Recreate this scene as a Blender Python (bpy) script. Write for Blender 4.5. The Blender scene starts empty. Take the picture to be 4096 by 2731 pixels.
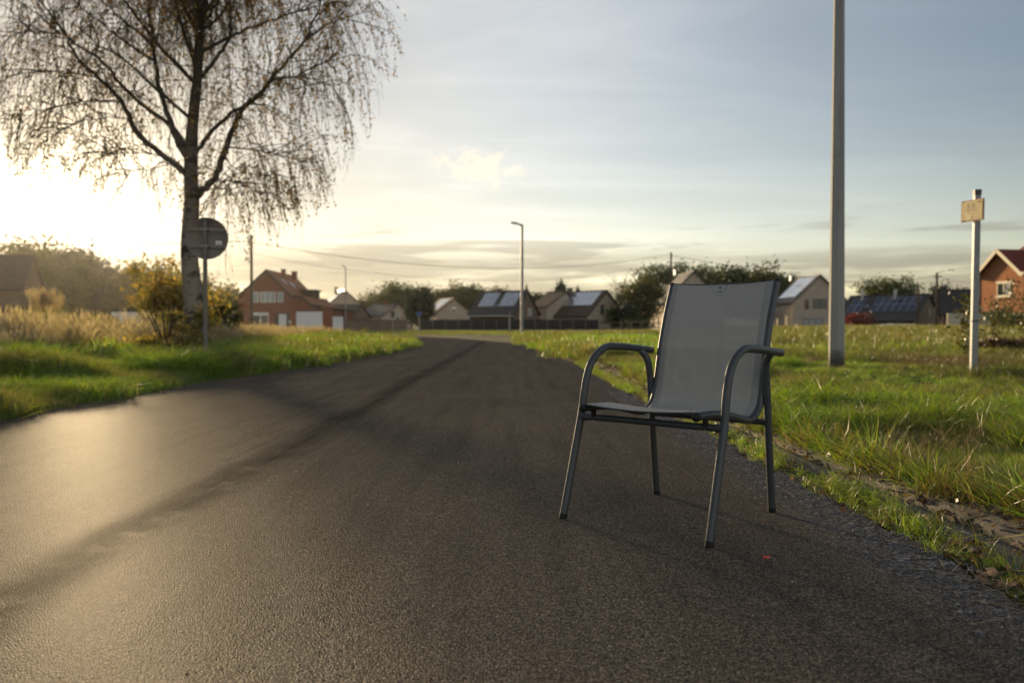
import bpy, math, random
import numpy as np
from mathutils import Vector, Matrix
R = math.radians
rng = np.random.default_rng(11)
random.seed(11)
scn = bpy.context.scene
COL = scn.collection

# ------------------------------------------------------------------ camera
CAM_H, PITCH, FPX = 0.74, R(1.1), 3186.0
cam_d = bpy.data.cameras.new('camera')
cam = bpy.data.objects.new('camera', cam_d)
COL.objects.link(cam)
cam.location = (0, 0, CAM_H)
cam.rotation_euler = (R(90) - PITCH, 0, 0)
cam_d.lens, cam_d.sensor_width = 28.0, 36.0
cam_d.clip_start, cam_d.clip_end = 0.05, 6000
cam_d.dof.use_dof = True
cam_d.dof.focus_distance = 2.85
cam_d.dof.aperture_fstop = 2.8
cam_d.dof.aperture_blades = 0
scn.camera = cam

def at(px, py, D):
    """world point seen at photo pixel (px, py) at depth y = D"""
    dx, dy = (px - 2048) / FPX, -(py - 1365.5) / FPX
    d = (dx, math.cos(PITCH) + dy * math.sin(PITCH), -math.sin(PITCH) + dy * math.cos(PITCH))
    t = D / d[1]
    return Vector((d[0] * t, D, CAM_H + d[2] * t))

# ------------------------------------------------------------------ sky and sun
SUN_AZ, SUN_EL = R(-28.5), R(9.0)
SUN = Vector((math.sin(SUN_AZ) * math.cos(SUN_EL), math.cos(SUN_AZ) * math.cos(SUN_EL), math.sin(SUN_EL)))
world = bpy.data.worlds.new('World')
scn.world = world
world.use_nodes = True

class NT:
    """small helper to write node trees"""
    def __init__(s, tree):
        s.t = tree; s.n = tree.nodes; s.l = tree.links
    def new(s, typ, **kw):
        n = s.n.new(typ)
        for k, v in kw.items():
            setattr(n, k, v)
        return n
    def put(s, sock, v):
        if isinstance(v, bpy.types.NodeSocket):
            s.l.new(v, sock)
        elif v is not None:
            if sock.type == 'RGBA' and not hasattr(v, '__len__'): v = (v, v, v, 1)
            elif sock.type == 'RGBA' and len(v) == 3: v = (*v, 1)
            sock.default_value = v
    def math(s, op, a, b=None, c=None, clamp=False):
        n = s.new('ShaderNodeMath', operation=op); n.use_clamp = clamp
        for i, v in enumerate((a, b, c)):
            if v is not None: s.put(n.inputs[i], v)
        return n.outputs[0]
    def vmath(s, op, a, b=None, out=0, scale=None):
        n = s.new('ShaderNodeVectorMath', operation=op)
        s.put(n.inputs[0], a)
        if b is not None: s.put(n.inputs[1], b)
        if scale is not None: s.put(n.inputs['Scale'], scale)
        return n.outputs[out]
    def mix(s, f, a, b, blend='MIX'):
        n = s.new('ShaderNodeMix', data_type='RGBA', blend_type=blend)
        s.put(n.inputs[0], f); s.put(n.inputs[6], a); s.put(n.inputs[7], b)
        return n.outputs[2]
    def ramp(s, f, stops, interp='LINEAR'):
        n = s.new('ShaderNodeValToRGB'); cr = n.color_ramp; cr.interpolation = interp
        while len(cr.elements) < len(stops): cr.elements.new(0.5)
        for e, (p, c) in zip(cr.elements, stops):
            e.position = p
            e.color = (c, c, c, 1) if not hasattr(c, '__len__') else (*c, 1)
        s.put(n.inputs[0], f)
        return n.outputs[0]
    def noise(s, vec, scale, detail=3, rough=.55, dist=0, out=0):
        n = s.new('ShaderNodeTexNoise')
        if vec is not None: s.put(n.inputs['Vector'], vec)
        n.inputs['Scale'].default_value = scale; n.inputs['Detail'].default_value = detail
        n.inputs['Roughness'].default_value = rough; n.inputs['Distortion'].default_value = dist
        return n.outputs[out]
    def smooth(s, v, a, b, lo=0., hi=1.):
        n = s.new('ShaderNodeMapRange', interpolation_type='SMOOTHSTEP')
        s.put(n.inputs[0], v)
        for i, x in enumerate((a, b, lo, hi)): n.inputs[i + 1].default_value = x
        return n.outputs[0]
    def comb(s, x, y, z):
        n = s.new('ShaderNodeCombineXYZ')
        for i, v in enumerate((x, y, z)): s.put(n.inputs[i], v)
        return n.outputs[0]
    def sep(s, v):
        n = s.new('ShaderNodeSeparateXYZ'); s.put(n.inputs[0], v); return n.outputs

def build_world():
    W = NT(world.node_tree); W.n.clear()
    out = W.new('ShaderNodeOutputWorld'); bg = W.new('ShaderNodeBackground')
    W.l.new(bg.outputs[0], out.inputs[0])
    sky = W.new('ShaderNodeTexSky', sky_type='NISHITA')
    sky.sun_disc = False
    sky.sun_elevation = SUN_EL; sky.sun_rotation = SUN_AZ
    sky.air_density, sky.dust_density, sky.ozone_density = 1.0, 0.25, 1.0
    tc = W.new('ShaderNodeTexCoord').outputs['Generated']
    d = W.vmath('NORMALIZE', tc)
    x, y, z = W.sep(d)
    ca = W.math('MAXIMUM', W.vmath('DOT_PRODUCT', d, tuple(SUN), out=1), 0.0)
    wide = W.math('MINIMUM', W.math('POWER', ca, 3.0), .76)
    mid = W.math('POWER', ca, 70.0)
    core = W.math('POWER', ca, 430.0)
    base = W.vmath('SCALE', W.vmath('MULTIPLY', sky.outputs[0], (.94, 1.0, 1.10)), scale=W.math('MULTIPLY', .056, W.math('SUBTRACT', 1.0, W.math('MULTIPLY', W.math('POWER', ca, 9.0), .74))))   # the veil hides the clear sky towards the sun
    zc = W.math('MAXIMUM', z, 0.0)
    inv = W.math('DIVIDE', 1.0, W.math('ADD', zc, 0.10))
    pl = W.comb(W.math('MULTIPLY', x, inv), W.math('MULTIPLY', y, inv), 0.0)
    # thin high veil of cirrus, lit from behind by the low sun
    m = W.new('ShaderNodeMapping'); m.inputs['Rotation'].default_value = (0, 0, R(28)); m.inputs['Scale'].default_value = (0.55, 1.5, 1)
    W.l.new(pl, m.inputs[0])
    n1 = W.noise(m.outputs[0], 1.3, 4, .6, .6)
    n2 = W.noise(pl, 0.6, 2, .5, .3)
    thick = W.math('ADD', W.smooth(n1, .36, .74, .82, 1.10), W.smooth(n2, .30, .70, -.12, .14))
    glow = W.vmath('ADD', W.vmath('SCALE', (1.0, .85, .58), scale=W.math('MULTIPLY', mid, 0.27)), W.vmath('SCALE', (1.0, .80, .50), scale=W.math('MULTIPLY', W.math('MULTIPLY', core, thick), 1.8)))
    veil = W.vmath('SCALE', (1.0, .925, .81), scale=W.math('MULTIPLY', W.math('ADD', W.math('MULTIPLY', wide, .385), .015), thick))
    back = W.math('POWER', W.math('MAXIMUM', W.math('MULTIPLY', W.vmath('DOT_PRODUCT', d, tuple(SUN), out=1), -1.0), 0.0), .9)
    veil = W.vmath('ADD', veil, W.vmath('SCALE', (1.0, .91, .80), scale=W.math('MULTIPLY', back, .44)))     # unseen thin cloud opposite the sun, added to brighten camera-facing sides
    hz_ = W.math('POWER', 2.718, W.math('MULTIPLY', zc, -8.5))
    hor = W.vmath('SCALE', (1.0, .72, .36), scale=W.math('MULTIPLY', hz_, W.math('ADD', .20, W.math('MULTIPLY', wide, .46))))
    col = W.vmath('ADD', W.vmath('ADD', base, veil), W.vmath('ADD', hor, glow))
    # stratus banks low over the horizon
    az = W.math('ARCTAN2', x, y)
    sv = W.comb(W.math('MULTIPLY', az, 2.2), W.math('MULTIPLY', z, 26.0), 3.7)
    s1 = W.noise(sv, 1.5, 4, .58, .35)
    band = W.math('MULTIPLY', W.smooth(z, .0, .03), W.smooth(z, .17, .055))
    st = W.math('MULTIPLY', W.smooth(s1, .50, .62), band)
    low = W.math('MULTIPLY', W.smooth(z, .105, .07), W.smooth(s1, .30, .52))
    st = W.math('MAXIMUM', st, W.math('MULTIPLY', low, .85))
    stcol = W.vmath('ADD', W.vmath('ADD', (.175, .16, .13), W.vmath('SCALE', (.12, .095, .055), scale=wide)), W.vmath('SCALE', glow, scale=.5))
    col = W.mix(W.math('MULTIPLY', st, .84), col, stcol)
    # small broken cumulus
    c0 = (at(1920, 668, 1000) - cam.location).normalized()
    rt = Vector((c0.y, -c0.x, 0)).normalized(); up = rt.cross(c0)
    u = W.vmath('DOT_PRODUCT', d, tuple(rt), out=1); v = W.vmath('DOT_PRODUCT', d, tuple(up), out=1)
    v2 = W.math('SUBTRACT', v, W.math('MULTIPLY', u, -0.02))
    e = W.math('ADD', W.math('POWER', W.math('DIVIDE', u, .066), 2.0), W.math('POWER', W.math('DIVIDE', v2, .027), 2.0))
    cn = W.noise(d, 46.0, 4, .6, .4)
    cm = W.smooth(W.math('SUBTRACT', cn, W.math('MULTIPLY', e, .30)), .28, .52)
    col = W.mix(W.math('MULTIPLY', cm, .50), col, (.88, .73, .53))
    # below the horizon: dull ground tone
    col = W.mix(W.smooth(z, .0, -.02), col, (.09, .08, .055))
    W.put(bg.inputs[0], col)
    bg.inputs[1].default_value = 1.0
build_world()

sun_d = bpy.data.lights.new('sun', 'SUN')
sun_d.energy = 5.0
sun_d.color = (1.0, .75, .44)
sun_d.angle = R(4.0)
sun = bpy.data.objects.new('sun', sun_d)
COL.objects.link(sun)
sun.location = SUN * 60
sun.rotation_euler = (-SUN).to_track_quat('-Z', 'Y').to_euler()

vs = scn.view_settings
vs.view_transform, vs.look, vs.gamma, vs.exposure = 'Standard', 'None', 1.0, 0.68
vs.use_curve_mapping = False
scn.cycles.use_denoising = True
scn.cycles.max_bounces = 4
scn.cycles.diffuse_bounces = 2
scn.cycles.glossy_bounces = 2
scn.cycles.transmission_bounces = 3
scn.cycles.transparent_max_bounces = 6
scn.cycles.use_adaptive_sampling = True
scn.cycles.adaptive_threshold = .025
scn.cycles.sample_clamp_indirect = 6

# ------------------------------------------------------------------ materials
MAT = {}
def mat(name, col, rough=.6, spec=.4, metal=0., var=.0, vscale=4., bump=0., bscale=60., col2=None, coat=0.):
    if name in MAT: return MAT[name]
    m = bpy.data.materials.new(name); m.use_nodes = True
    T = NT(m.node_tree); b = T.n['Principled BSDF']
    tc = T.new('ShaderNodeTexCoord').outputs['Object']
    c = (*col, 1)
    if var or col2:
        n = T.noise(tc, vscale, 5, .62)
        dark = tuple(k * (1 - var) for k in col); lite = col2 or tuple(min(1, k * (1 + var)) for k in col)
        T.put(b.inputs['Base Color'], T.mix(T.smooth(n, .3, .7), dark, lite))
    else:
        b.inputs['Base Color'].default_value = c
    b.inputs['Roughness'].default_value = rough
    b.inputs['Specular IOR Level'].default_value = spec
    b.inputs['Metallic'].default_value = metal
    b.inputs['Coat Weight'].default_value = coat
    if bump:
        bn = T.new('ShaderNodeBump'); bn.inputs['Strength'].default_value = min(1, bump); bn.inputs['Distance'].default_value = .01
        T.put(bn.inputs['Height'], T.noise(tc, bscale, 4, .6)); T.l.new(bn.outputs[0], b.inputs['Normal'])
    MAT[name] = m
    return m

def leafmat(name, stops, transl=.45, tint=(1.15, 1.1, .55), gloss=.07, osc=.5):
    """two-sided leaf: diffuse + translucent; colour varies by leaf (attribute rnd) and by clump"""
    if name in MAT: return MAT[name]
    m = bpy.data.materials.new(name); m.use_nodes = True
    T = NT(m.node_tree); T.n.clear()
    out = T.new('ShaderNodeOutputMaterial')
    a = T.new('ShaderNodeAttribute', attribute_name='rnd').outputs['Fac']
    o = T.new('ShaderNodeObjectInfo').outputs['Random']
    f = T.math('ADD', T.math('MULTIPLY', a, 1 - osc), T.math('MULTIPLY', o, osc))
    c = T.ramp(f, stops)
    df = T.new('ShaderNodeBsdfDiffuse'); T.put(df.inputs[0], c)
    tr = T.new('ShaderNodeBsdfTranslucent'); T.put(tr.inputs[0], T.mix(1.0, c, (*[min(1, k) for k in tint],), 'MULTIPLY'))
    mx = T.new('ShaderNodeMixShader'); mx.inputs[0].default_value = transl
    T.l.new(df.outputs[0], mx.inputs[1]); T.l.new(tr.outputs[0], mx.inputs[2])
    gl = T.new('ShaderNodeBsdfGlossy'); gl.inputs['Roughness'].default_value = .4
    m2 = T.new('ShaderNodeMixShader'); m2.inputs[0].default_value = gloss
    T.l.new(mx.outputs[0], m2.inputs[1]); T.l.new(gl.outputs[0], m2.inputs[2])
    T.l.new(m2.outputs[0], out.inputs[0])
    MAT[name] = m
    return m

def m_asphalt():
    m = bpy.data.materials.new('asphalt'); m.use_nodes = True
    T = NT(m.node_tree); b = T.n['Principled BSDF']
    P = T.new('ShaderNodeTexCoord').outputs['Object']
    x, y, z = T.sep(P)
    # aggregate
    vo = T.new('ShaderNodeTexVoronoi', feature='F1'); T.put(vo.inputs['Vector'], P); vo.inputs['Scale'].default_value = 240
    v2 = T.new('ShaderNodeTexVoronoi', feature='F1'); T.put(v2.inputs['Vector'], P); v2.inputs['Scale'].default_value = 95
    fine = T.noise(P, 260, 1, .6); med = T.noise(P, 34, 3, .65); big = T.noise(P, 1.1, 3, .6)
    # lengthwise streaks from the paver and tyres
    sv = T.comb(T.math('MULTIPLY', x, 7.0), T.math('MULTIPLY', y, .32), 0.0)
    streak = T.noise(sv, 1.0, 4, .6)
    wob = T.math('MULTIPLY', T.math('SUBTRACT', T.noise(P, .9, 3), .5), .30)
    sd = T.math('ABSOLUTE', T.math('ADD', T.math('ADD', x, 1.36), wob))
    seam = T.math('MULTIPLY', T.smooth(sd, .20, .02), T.smooth(T.noise(P, 3.5, 3, .65), .22, .52))
    jd = T.math('ABSOLUTE', T.math('ADD', x, 1.34))
    joint = T.math('MULTIPLY', T.smooth(jd, .020, .005), T.smooth(big, .35, .6, .15, .6))
    edge = T.smooth(T.math('ADD', x, T.math('MULTIPLY', wob, .9)), 1.0, 1.28)          # coarser, greyer shoulder by the kerb
    cell = T.sep(vo.outputs['Color'])[0]
    stone = T.ramp(T.math('ADD', T.math('MULTIPLY', cell, .8), T.math('MULTIPLY', fine, .2)), [(.08, (.015, .013, .011)), (.42, (.060, .052, .043)), (.72, (.122, .106, .087)), (.95, (.27, .23, .18))])  # random stone tones; colour contrast also stands in for glints and grain shade
    c = T.mix(T.smooth(big, .35, .7), stone, T.mix(1.0, stone, (1.25, 1.2, 1.12), 'MULTIPLY'))
    c = T.mix(T.smooth(streak, .42, .68, 0, .6), c, T.mix(1.0, c, (.6, .6, .61), 'MULTIPLY'))
    c = T.mix(T.math('MULTIPLY', seam, .50), c, (.024, .022, .021))
    c = T.mix(joint, c, (.018, .018, .018))
    grey = T.ramp(T.math('ADD', T.math('MULTIPLY', T.sep(v2.outputs['Color'])[0], .6), T.math('MULTIPLY', cell, .4)), [(.1, (.016, .016, .018)), (.5, (.078, .079, .083)), (.85, (.22, .22, .225))])
    c = T.mix(T.math('MULTIPLY', edge, .75), c, grey)
    pit = T.smooth(T.noise(P, 62, 2, .6), .56, .66)
    c = T.mix(T.math('MULTIPLY', pit, .62), c, (.020, .019, .018))  # dark specks; shade of small pits put into the colour
    spk = T.smooth(T.noise(P, 190, 1, .4), .735, .75)
    c = T.mix(T.math('MULTIPLY', spk, .6), c, (.30, .26, .2))
    tr1 = T.math('ABSOLUTE', T.math('SUBTRACT', T.math('ABSOLUTE', T.math('ADD', x, 1.36)), 1.35))
    track = T.math('MULTIPLY', T.smooth(tr1, .55, .15), T.smooth(T.noise(T.comb(T.math('MULTIPLY', x, 2.0), T.math('MULTIPLY', y, .25), 1.7), 1.0, 3, .6), .35, .65))
    c = T.mix(T.math('MULTIPLY', track, .30), c, T.mix(1.0, c, (1.45, 1.42, 1.36), 'MULTIPLY'))
    rip = T.noise(T.comb(T.math('MULTIPLY', x, 22.0), T.math('MULTIPLY', y, 1.1), 4.0), 1.0, 3, .6)
    c = T.mix(T.math('MULTIPLY', T.smooth(rip, .50, .66), T.smooth(sd, .7, .05, .10, .62)), c, T.mix(1.0, c, (.42, .42, .43), 'MULTIPLY'))
    h = T.math('ADD', T.math('MULTIPLY', vo.outputs['Distance'], -.8), T.math('ADD', T.math('MULTIPLY', cell, .40), T.math('MULTIPLY', med, .25)))
    bn = T.new('ShaderNodeBump'); bn.inputs['Strength'].default_value = 1.0; bn.inputs['Distance'].default_value = .0030
    T.put(bn.inputs['Height'], h)
    df = T.new('ShaderNodeBsdfDiffuse'); df.inputs['Roughness'].default_value = .6; T.put(df.inputs[0], c); T.l.new(bn.outputs[0], df.inputs['Normal'])
    gl = T.new('ShaderNodeBsdfGlossy'); gl.inputs['Roughness'].default_value = .41; gl.inputs[0].default_value = (.9, .88, .84, 1); T.l.new(bn.outputs[0], gl.inputs['Normal'])
    mx = T.new('ShaderNodeMixShader'); T.put(mx.inputs[0], T.math('MULTIPLY', .021, T.math('SUBTRACT', 1.0, T.math('MULTIPLY', seam, .5))))
    T.l.new(df.outputs[0], mx.inputs[1]); T.l.new(gl.outputs[0], mx.inputs[2]); T.l.new(mx.outputs[0], T.n['Material Output'].inputs[0]); T.n.remove(b)
    return m

def m_ground():
    m = bpy.data.materials.new('soil_turf'); m.use_nodes = True
    T = NT(m.node_tree); b = T.n['Principled BSDF']
    P = T.new('ShaderNodeTexCoord').outputs['Object']
    a = T.noise(P, .35, 5, .6); c2 = T.noise(P, 9, 4, .65)
    g = T.mix(T.smooth(c2, .35, .65), (.030, .026, .012), (.045, .058, .014))
    d = T.mix(T.smooth(c2, .35, .65), (.045, .034, .018), (.085, .068, .03))
    T.put(b.inputs['Base Color'], T.mix(T.smooth(a, .45, .6), g, d))
    b.inputs['Roughness'].default_value = .95; b.inputs['Specular IOR Level'].default_value = .1
    bn = T.new('ShaderNodeBump'); bn.inputs['Strength'].default_value = .6; bn.inputs['Distance'].default_value = .03
    T.put(bn.inputs['Height'], c2); T.l.new(bn.outputs[0], b.inputs['Normal'])
    return m

def m_brick(name, c1, c2, mortar):
    m = bpy.data.materials.new(name); m.use_nodes = True
    T = NT(m.node_tree); b = T.n['Principled BSDF']
    P = T.new('ShaderNodeTexCoord').outputs['Object']
    x, y, z = T.sep(P)
    v = T.comb(T.math('ADD', x, y), z, 0.0)
    br = T.new('ShaderNodeTexBrick'); T.put(br.inputs['Vector'], v)
    for k, c in (('Color1', c1), ('Color2', c2), ('Mortar', mortar)): br.inputs[k].default_value = (*c, 1)
    br.inputs['Scale'].default_value = 1; br.inputs['Brick Width'].default_value = .22; br.inputs['Row Height'].default_value = .07; br.inputs['Mortar Size'].default_value = .008
    n = T.noise(P, 1.2, 5, .6)
    T.put(b.inputs['Base Color'], T.mix(T.smooth(n, .3, .7, 0, .35), br.outputs[0], T.mix(1.0, br.outputs[0], (.6, .55, .55), 'MULTIPLY')))
    b.inputs['Roughness'].default_value = .9; b.inputs['Specular IOR Level'].default_value = .2
    bn = T.new('ShaderNodeBump'); bn.inputs['Strength'].default_value = .4; bn.inputs['Distance'].default_value = .01
    T.put(bn.inputs['Height'], T.math('SUBTRACT', 1.0, br.outputs['Fac'])); T.l.new(bn.outputs[0], b.inputs['Normal'])
    return m

def m_tiles(name, c1, c2, rough=.75):
    m = bpy.data.materials.new(name); m.use_nodes = True
    T = NT(m.node_tree); b = T.n['Principled BSDF']
    P = T.new('ShaderNodeTexCoord').outputs['Object']
    x, y, z = T.sep(P)
    n = T.noise(P, 2.5, 4, .6)
    row = T.math('FRACT', T.math('MULTIPLY', z, 4.5)); cl = T.math('FRACT', T.math('MULTIPLY', T.math('ADD', x, y), 3.6))
    h = T.math('ADD', row, T.math('MULTIPLY', T.math('ABSOLUTE', T.math('SUBTRACT', cl, .5)), .8))
    c = T.mix(T.smooth(n, .3, .7), c1, c2)
    T.put(b.inputs['Base Color'], T.mix(T.smooth(row, .16, .0, 0, .5), c, (.02, .015, .012)))
    b.inputs['Roughness'].default_value = rough; b.inputs['Specular IOR Level'].default_value = .35
    bn = T.new('ShaderNodeBump'); bn.inputs['Strength'].default_value = .6; bn.inputs['Distance'].default_value = .04
    T.put(bn.inputs['Height'], h); T.l.new(bn.outputs[0], b.inputs['Normal'])
    return m

def m_weave():
    m = bpy.data.materials.new('textile_mesh'); m.use_nodes = True
    T = NT(m.node_tree); b = T.n['Principled BSDF']; out = T.n['Material Output']
    uv = T.new('ShaderNodeUVMap', uv_map='UVMap').outputs[0]
    u, v, w = T.sep(uv)
    K = 2 * math.pi
    su = T.math('SINE', T.math('MULTIPLY', u, K / .0033)); sv = T.math('SINE', T.math('MULTIPLY', v, K / .0042))
    rib = T.smooth(sv, -.7, .6); th = T.smooth(su, -.8, .5)
    slow = T.noise(T.comb(T.math('MULTIPLY', u, 3.0), T.math('MULTIPLY', v, 60.0), 0.0), 1.0, 3, .5)
    thread = T.noise(T.comb(T.math('MULTIPLY', u, 260.0), T.math('MULTIPLY', v, 2.0), 0.0), 1.0, 2, .5)
    lite = T.mix(T.smooth(slow, .3, .7), (.66, .63, .575), (.71, .675, .615))
    lite = T.mix(T.smooth(thread, .35, .65, 0, .35), lite, (.40, .395, .38))
    c = T.mix(T.math('MULTIPLY', rib, T.math('ADD', .45, T.math('MULTIPLY', th, .55))), (.10, .104, .112), lite)
    # stitched hems run down both sides
    hem = T.math('MAXIMUM', T.smooth(T.math('ABSOLUTE', u), .198, .202), 0.0)
    c = T.mix(T.math('MULTIPLY', hem, .35), c, (.12, .124, .132))
    T.put(b.inputs['Base Color'], c)
    b.inputs['Roughness'].default_value = .62; b.inputs['Specular IOR Level'].default_value = .35
    hole = T.math('MULTIPLY', T.math('SUBTRACT', 1.0, rib), T.math('SUBTRACT', 1.0, T.math('MULTIPLY', th, .55)))
    hole = T.math('MULTIPLY', hole, T.math('SUBTRACT', .13, T.math('MULTIPLY', hem, .13)))
    tr = T.new('ShaderNodeBsdfTransparent'); mx = T.new('ShaderNodeMixShader'); T.put(mx.inputs[0], hole)
    T.l.new(b.outputs[0], mx.inputs[1]); T.l.new(tr.outputs[0], mx.inputs[2])
    T.l.new(mx.outputs[0], out.inputs[0])
    bn = T.new('ShaderNodeBump'); bn.inputs['Strength'].default_value = .5; bn.inputs['Distance'].default_value = .0008
    T.put(bn.inputs['Height'], rib); T.l.new(bn.outputs[0], b.inputs['Normal'])
    return m

# ------------------------------------------------------------------ mesh helpers
def mesh_np(name, V, F, smooth=False, attr=None):
    """V (n,3); F list of int arrays, each (m,k)"""
    me = bpy.data.meshes.new(name)
    V = np.asarray(V, np.float32).reshape(-1, 3)
    F = [np.asarray(f, np.int32) for f in (F if isinstance(F, list) else [F]) if len(f)]
    loops = np.concatenate([f.ravel() for f in F]); tot = np.concatenate([np.full(len(f), f.shape[1], np.int32) for f in F])
    start = np.concatenate([[0], np.cumsum(tot)[:-1]]).astype(np.int32)
    me.vertices.add(len(V)); me.vertices.foreach_set('co', V.ravel())
    me.loops.add(len(loops)); me.loops.foreach_set('vertex_index', loops)
    me.polygons.add(len(tot)); me.polygons.foreach_set('loop_start', start); me.polygons.foreach_set('loop_total', tot)
    if smooth: me.polygons.foreach_set('use_smooth', np.ones(len(tot), bool))
    for k, v in (attr or {}).items():
        at_ = me.attributes.new(k, 'FLOAT', 'POINT'); at_.data.foreach_set('value', np.asarray(v, np.float32))
    me.update(calc_edges=True); me.validate()
    return me

class MB:
    def __init__(s): s.v = []; s.f = []; s.sm = []
    def add(s, V, F, smooth=False):
        o = len(s.v)
        s.v += [tuple(map(float, p)) for p in V]
        s.f += [tuple(int(i) + o for i in f) for f in F]; s.sm += [smooth] * len(F)
        return s
    def box(s, c, size, M=None, bev=0.0):
        hx, hy, hz = (k / 2 for k in size)
        V = [Vector((c[0] + i * hx, c[1] + j * hy, c[2] + k * hz)) for i in (-1, 1) for j in (-1, 1) for k in (-1, 1)]
        if M is not None: V = [M @ p for p in V]
        return s.add(V, [(0, 1, 3, 2), (4, 6, 7, 5), (0, 4, 5, 1), (2, 3, 7, 6), (0, 2, 6, 4), (1, 5, 7, 3)])
    def tube(s, pts, rad, k=10, cap=True, squash=None):
        P = [Vector(p) for p in pts]; n = len(P)
        rad = [rad] * n if not hasattr(rad, '__len__') else list(rad)
        T = [(P[min(i + 1, n - 1)] - P[max(i - 1, 0)]).normalized() for i in range(n)]
        a = Vector((0, 0, 1)) if abs(T[0].z) < .9 else Vector((1, 0, 0))
        u = (a - T[0] * a.dot(T[0])).normalized()
        V = []; F = []
        for i in range(n):
            u = (u - T[i] * u.dot(T[i])).normalized(); w = T[i].cross(u)
            for j in range(k):
                an = 2 * math.pi * j / k
                V.append(P[i] + (u * math.cos(an) + w * math.sin(an)) * rad[i])
        for i in range(n - 1):
            for j in range(k):
                j2 = (j + 1) % k
                F.append((i * k + j, i * k + j2, (i + 1) * k + j2, (i + 1) * k + j))
        s.add(V, F, True)
        if cap:
            s.add(V[:k], [tuple(range(k - 1, -1, -1))]); s.add(V[-k:], [tuple(range(k))])
        return s
    def prism(s, poly, y0, y1, M=None):
        """polygon in (x,z), extruded in y"""
        n = len(poly)
        V = [Vector((p[0], y0, p[1])) for p in poly] + [Vector((p[0], y1, p[1])) for p in poly]
        if M is not None: V = [M @ p for p in V]
        F = [tuple(range(n)), tuple(range(2 * n - 1, n - 1, -1))] + [(i, i + n, (i + 1) % n + n, (i + 1) % n) for i in range(n)]
        return s.add(V, F)
    def lathe(s, prof, k=16, c=(0, 0, 0)):
        V = []; F = []
        for r, z in prof:
            for j in range(k):
                an = 2 * math.pi * j / k
                V.append((c[0] + r * math.cos(an), c[1] + r * math.sin(an), c[2] + z))
        for i in range(len(prof) - 1):
            for j in range(k):
                j2 = (j + 1) % k
                F.append((i * k + j, i * k + j2, (i + 1) * k + j2, (i + 1) * k + j))
        return s.add(V, F, True)
    def mesh(s, name):
        me = bpy.data.meshes.new(name); me.from_pydata(s.v, [], s.f)
        me.polygons.foreach_set('use_smooth', s.sm); me.update()
        return me

def obj(name, me, m=None, parent=None, M=None):
    if isinstance(me, MB): me = me.mesh(name)
    o = bpy.data.objects.new(name, me); COL.objects.link(o)
    if m is not None and not me.materials: me.materials.append(m)
    if parent is not None: o.parent = parent
    if M is not None: o.matrix_local = M
    return o
def tag(o, label=None, cat=None, group=None, kind=None):
    for k, v in (('label', label), ('category', cat), ('group', group), ('kind', kind)):
        if v: o[k] = v
    return o
def thing(name, label, cat, loc=(0, 0, 0), rz=0., group=None):
    o = bpy.data.objects.new(name, None); COL.objects.link(o); o.empty_display_size = .1
    o.location = loc; o.rotation_euler = (0, 0, rz)
    return tag(o, label, cat, group)

def spline(pts, n=8):
    """Catmull-Rom through the points"""
    P = [Vector(p) for p in pts]; P = [P[0] * 2 - P[1]] + P + [P[-1] * 2 - P[-2]]
    out = []
    for i in range(1, len(P) - 2):
        for j in range(n):
            t = j / n
            out.append(.5 * ((2 * P[i]) + (P[i + 1] - P[i - 1]) * t + (2 * P[i - 1] - 5 * P[i] + 4 * P[i + 1] - P[i + 2]) * t * t + (3 * P[i] - P[i - 1] - 3 * P[i + 1] + P[i + 2]) * t ** 3))
    out.append(P[-2])
    return out

# value noise for the terrain
_g = np.random.default_rng(3).random((64, 64))
def vnoise(x, y, s):
    x, y = np.asarray(x) / s, np.asarray(y) / s
    xi, yi = np.floor(x).astype(int), np.floor(y).astype(int); fx, fy = x - xi, y - yi
    fx, fy = fx * fx * (3 - 2 * fx), fy * fy * (3 - 2 * fy)
    g = lambda a, b: _g[a % 64, b % 64]
    return (g(xi, yi) * (1 - fx) + g(xi + 1, yi) * fx) * (1 - fy) + (g(xi, yi + 1) * (1 - fx) + g(xi + 1, yi + 1) * fx) * fy - .5
def sst(a, b, x):
    t = np.clip((x - a) / (b - a), 0, 1); return t * t * (3 - 2 * t)

# ------------------------------------------------------------------ ground and road
RY = np.array([-40, 3, 8, 15, 21.5, 29.4, 35.6, 46, 55, 64, 70, 73, 75, 76]); RX = np.array([1.38, 1.38, 1.29, 1.25, 1.1, .74, -.12, -2.6, -6, -12, -22, -35, -70, -200])
LY = np.array([-40, 10, 12.4, 17.8, 23.7, 29.4, 34.7, 46, 55, 62, 66, 68, 69]); LX = np.array([-4.05, -4.1, -3.98, -3.7, -3.6, -3.66, -4.4, -7.4, -12, -20, -32, -60, -200])
redge = lambda y: np.interp(y, RY, RX); ledge = lambda y: np.interp(y, LY, LX)
def hgt(x, y):
    x, y = np.asarray(x, float), np.asarray(y, float)
    dr, dl = x - redge(y), ledge(y) - x
    far = 1 - sst(40, 95, y)
    rough = vnoise(x, y, .62) * .13 + vnoise(x + 9, y, 1.7) * .18 + vnoise(x, y, 7) * .14
    r = -.03 + .036 * sst(-.02, .03, dr) * (1 - sst(.13, .20, dr)) + .05 * sst(.38, .52, dr) + .04 * sst(.5, 1.3, dr) + .02 * sst(1.5, 6, dr) + .40 * sst(5, 24, x) * sst(14, 45, y) * (1 - sst(70, 110, y))
    r = r + rough * sst(.7, 2.2, dr) * (.20 + .40 * far)
    l = -.03 + .11 * sst(0, .3, dl) + .13 * sst(.2, 2.6, dl) + .06 * sst(3, 9, dl)
    l = l * (.25 + .75 * far) + rough * sst(.3, 2, dl) * (.3 + .7 * far)
    h = np.where(dr > 0, r, np.where(dl > 0, l, -.03))
    return h
def hz(x, y): return float(hgt(x, y))

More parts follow.
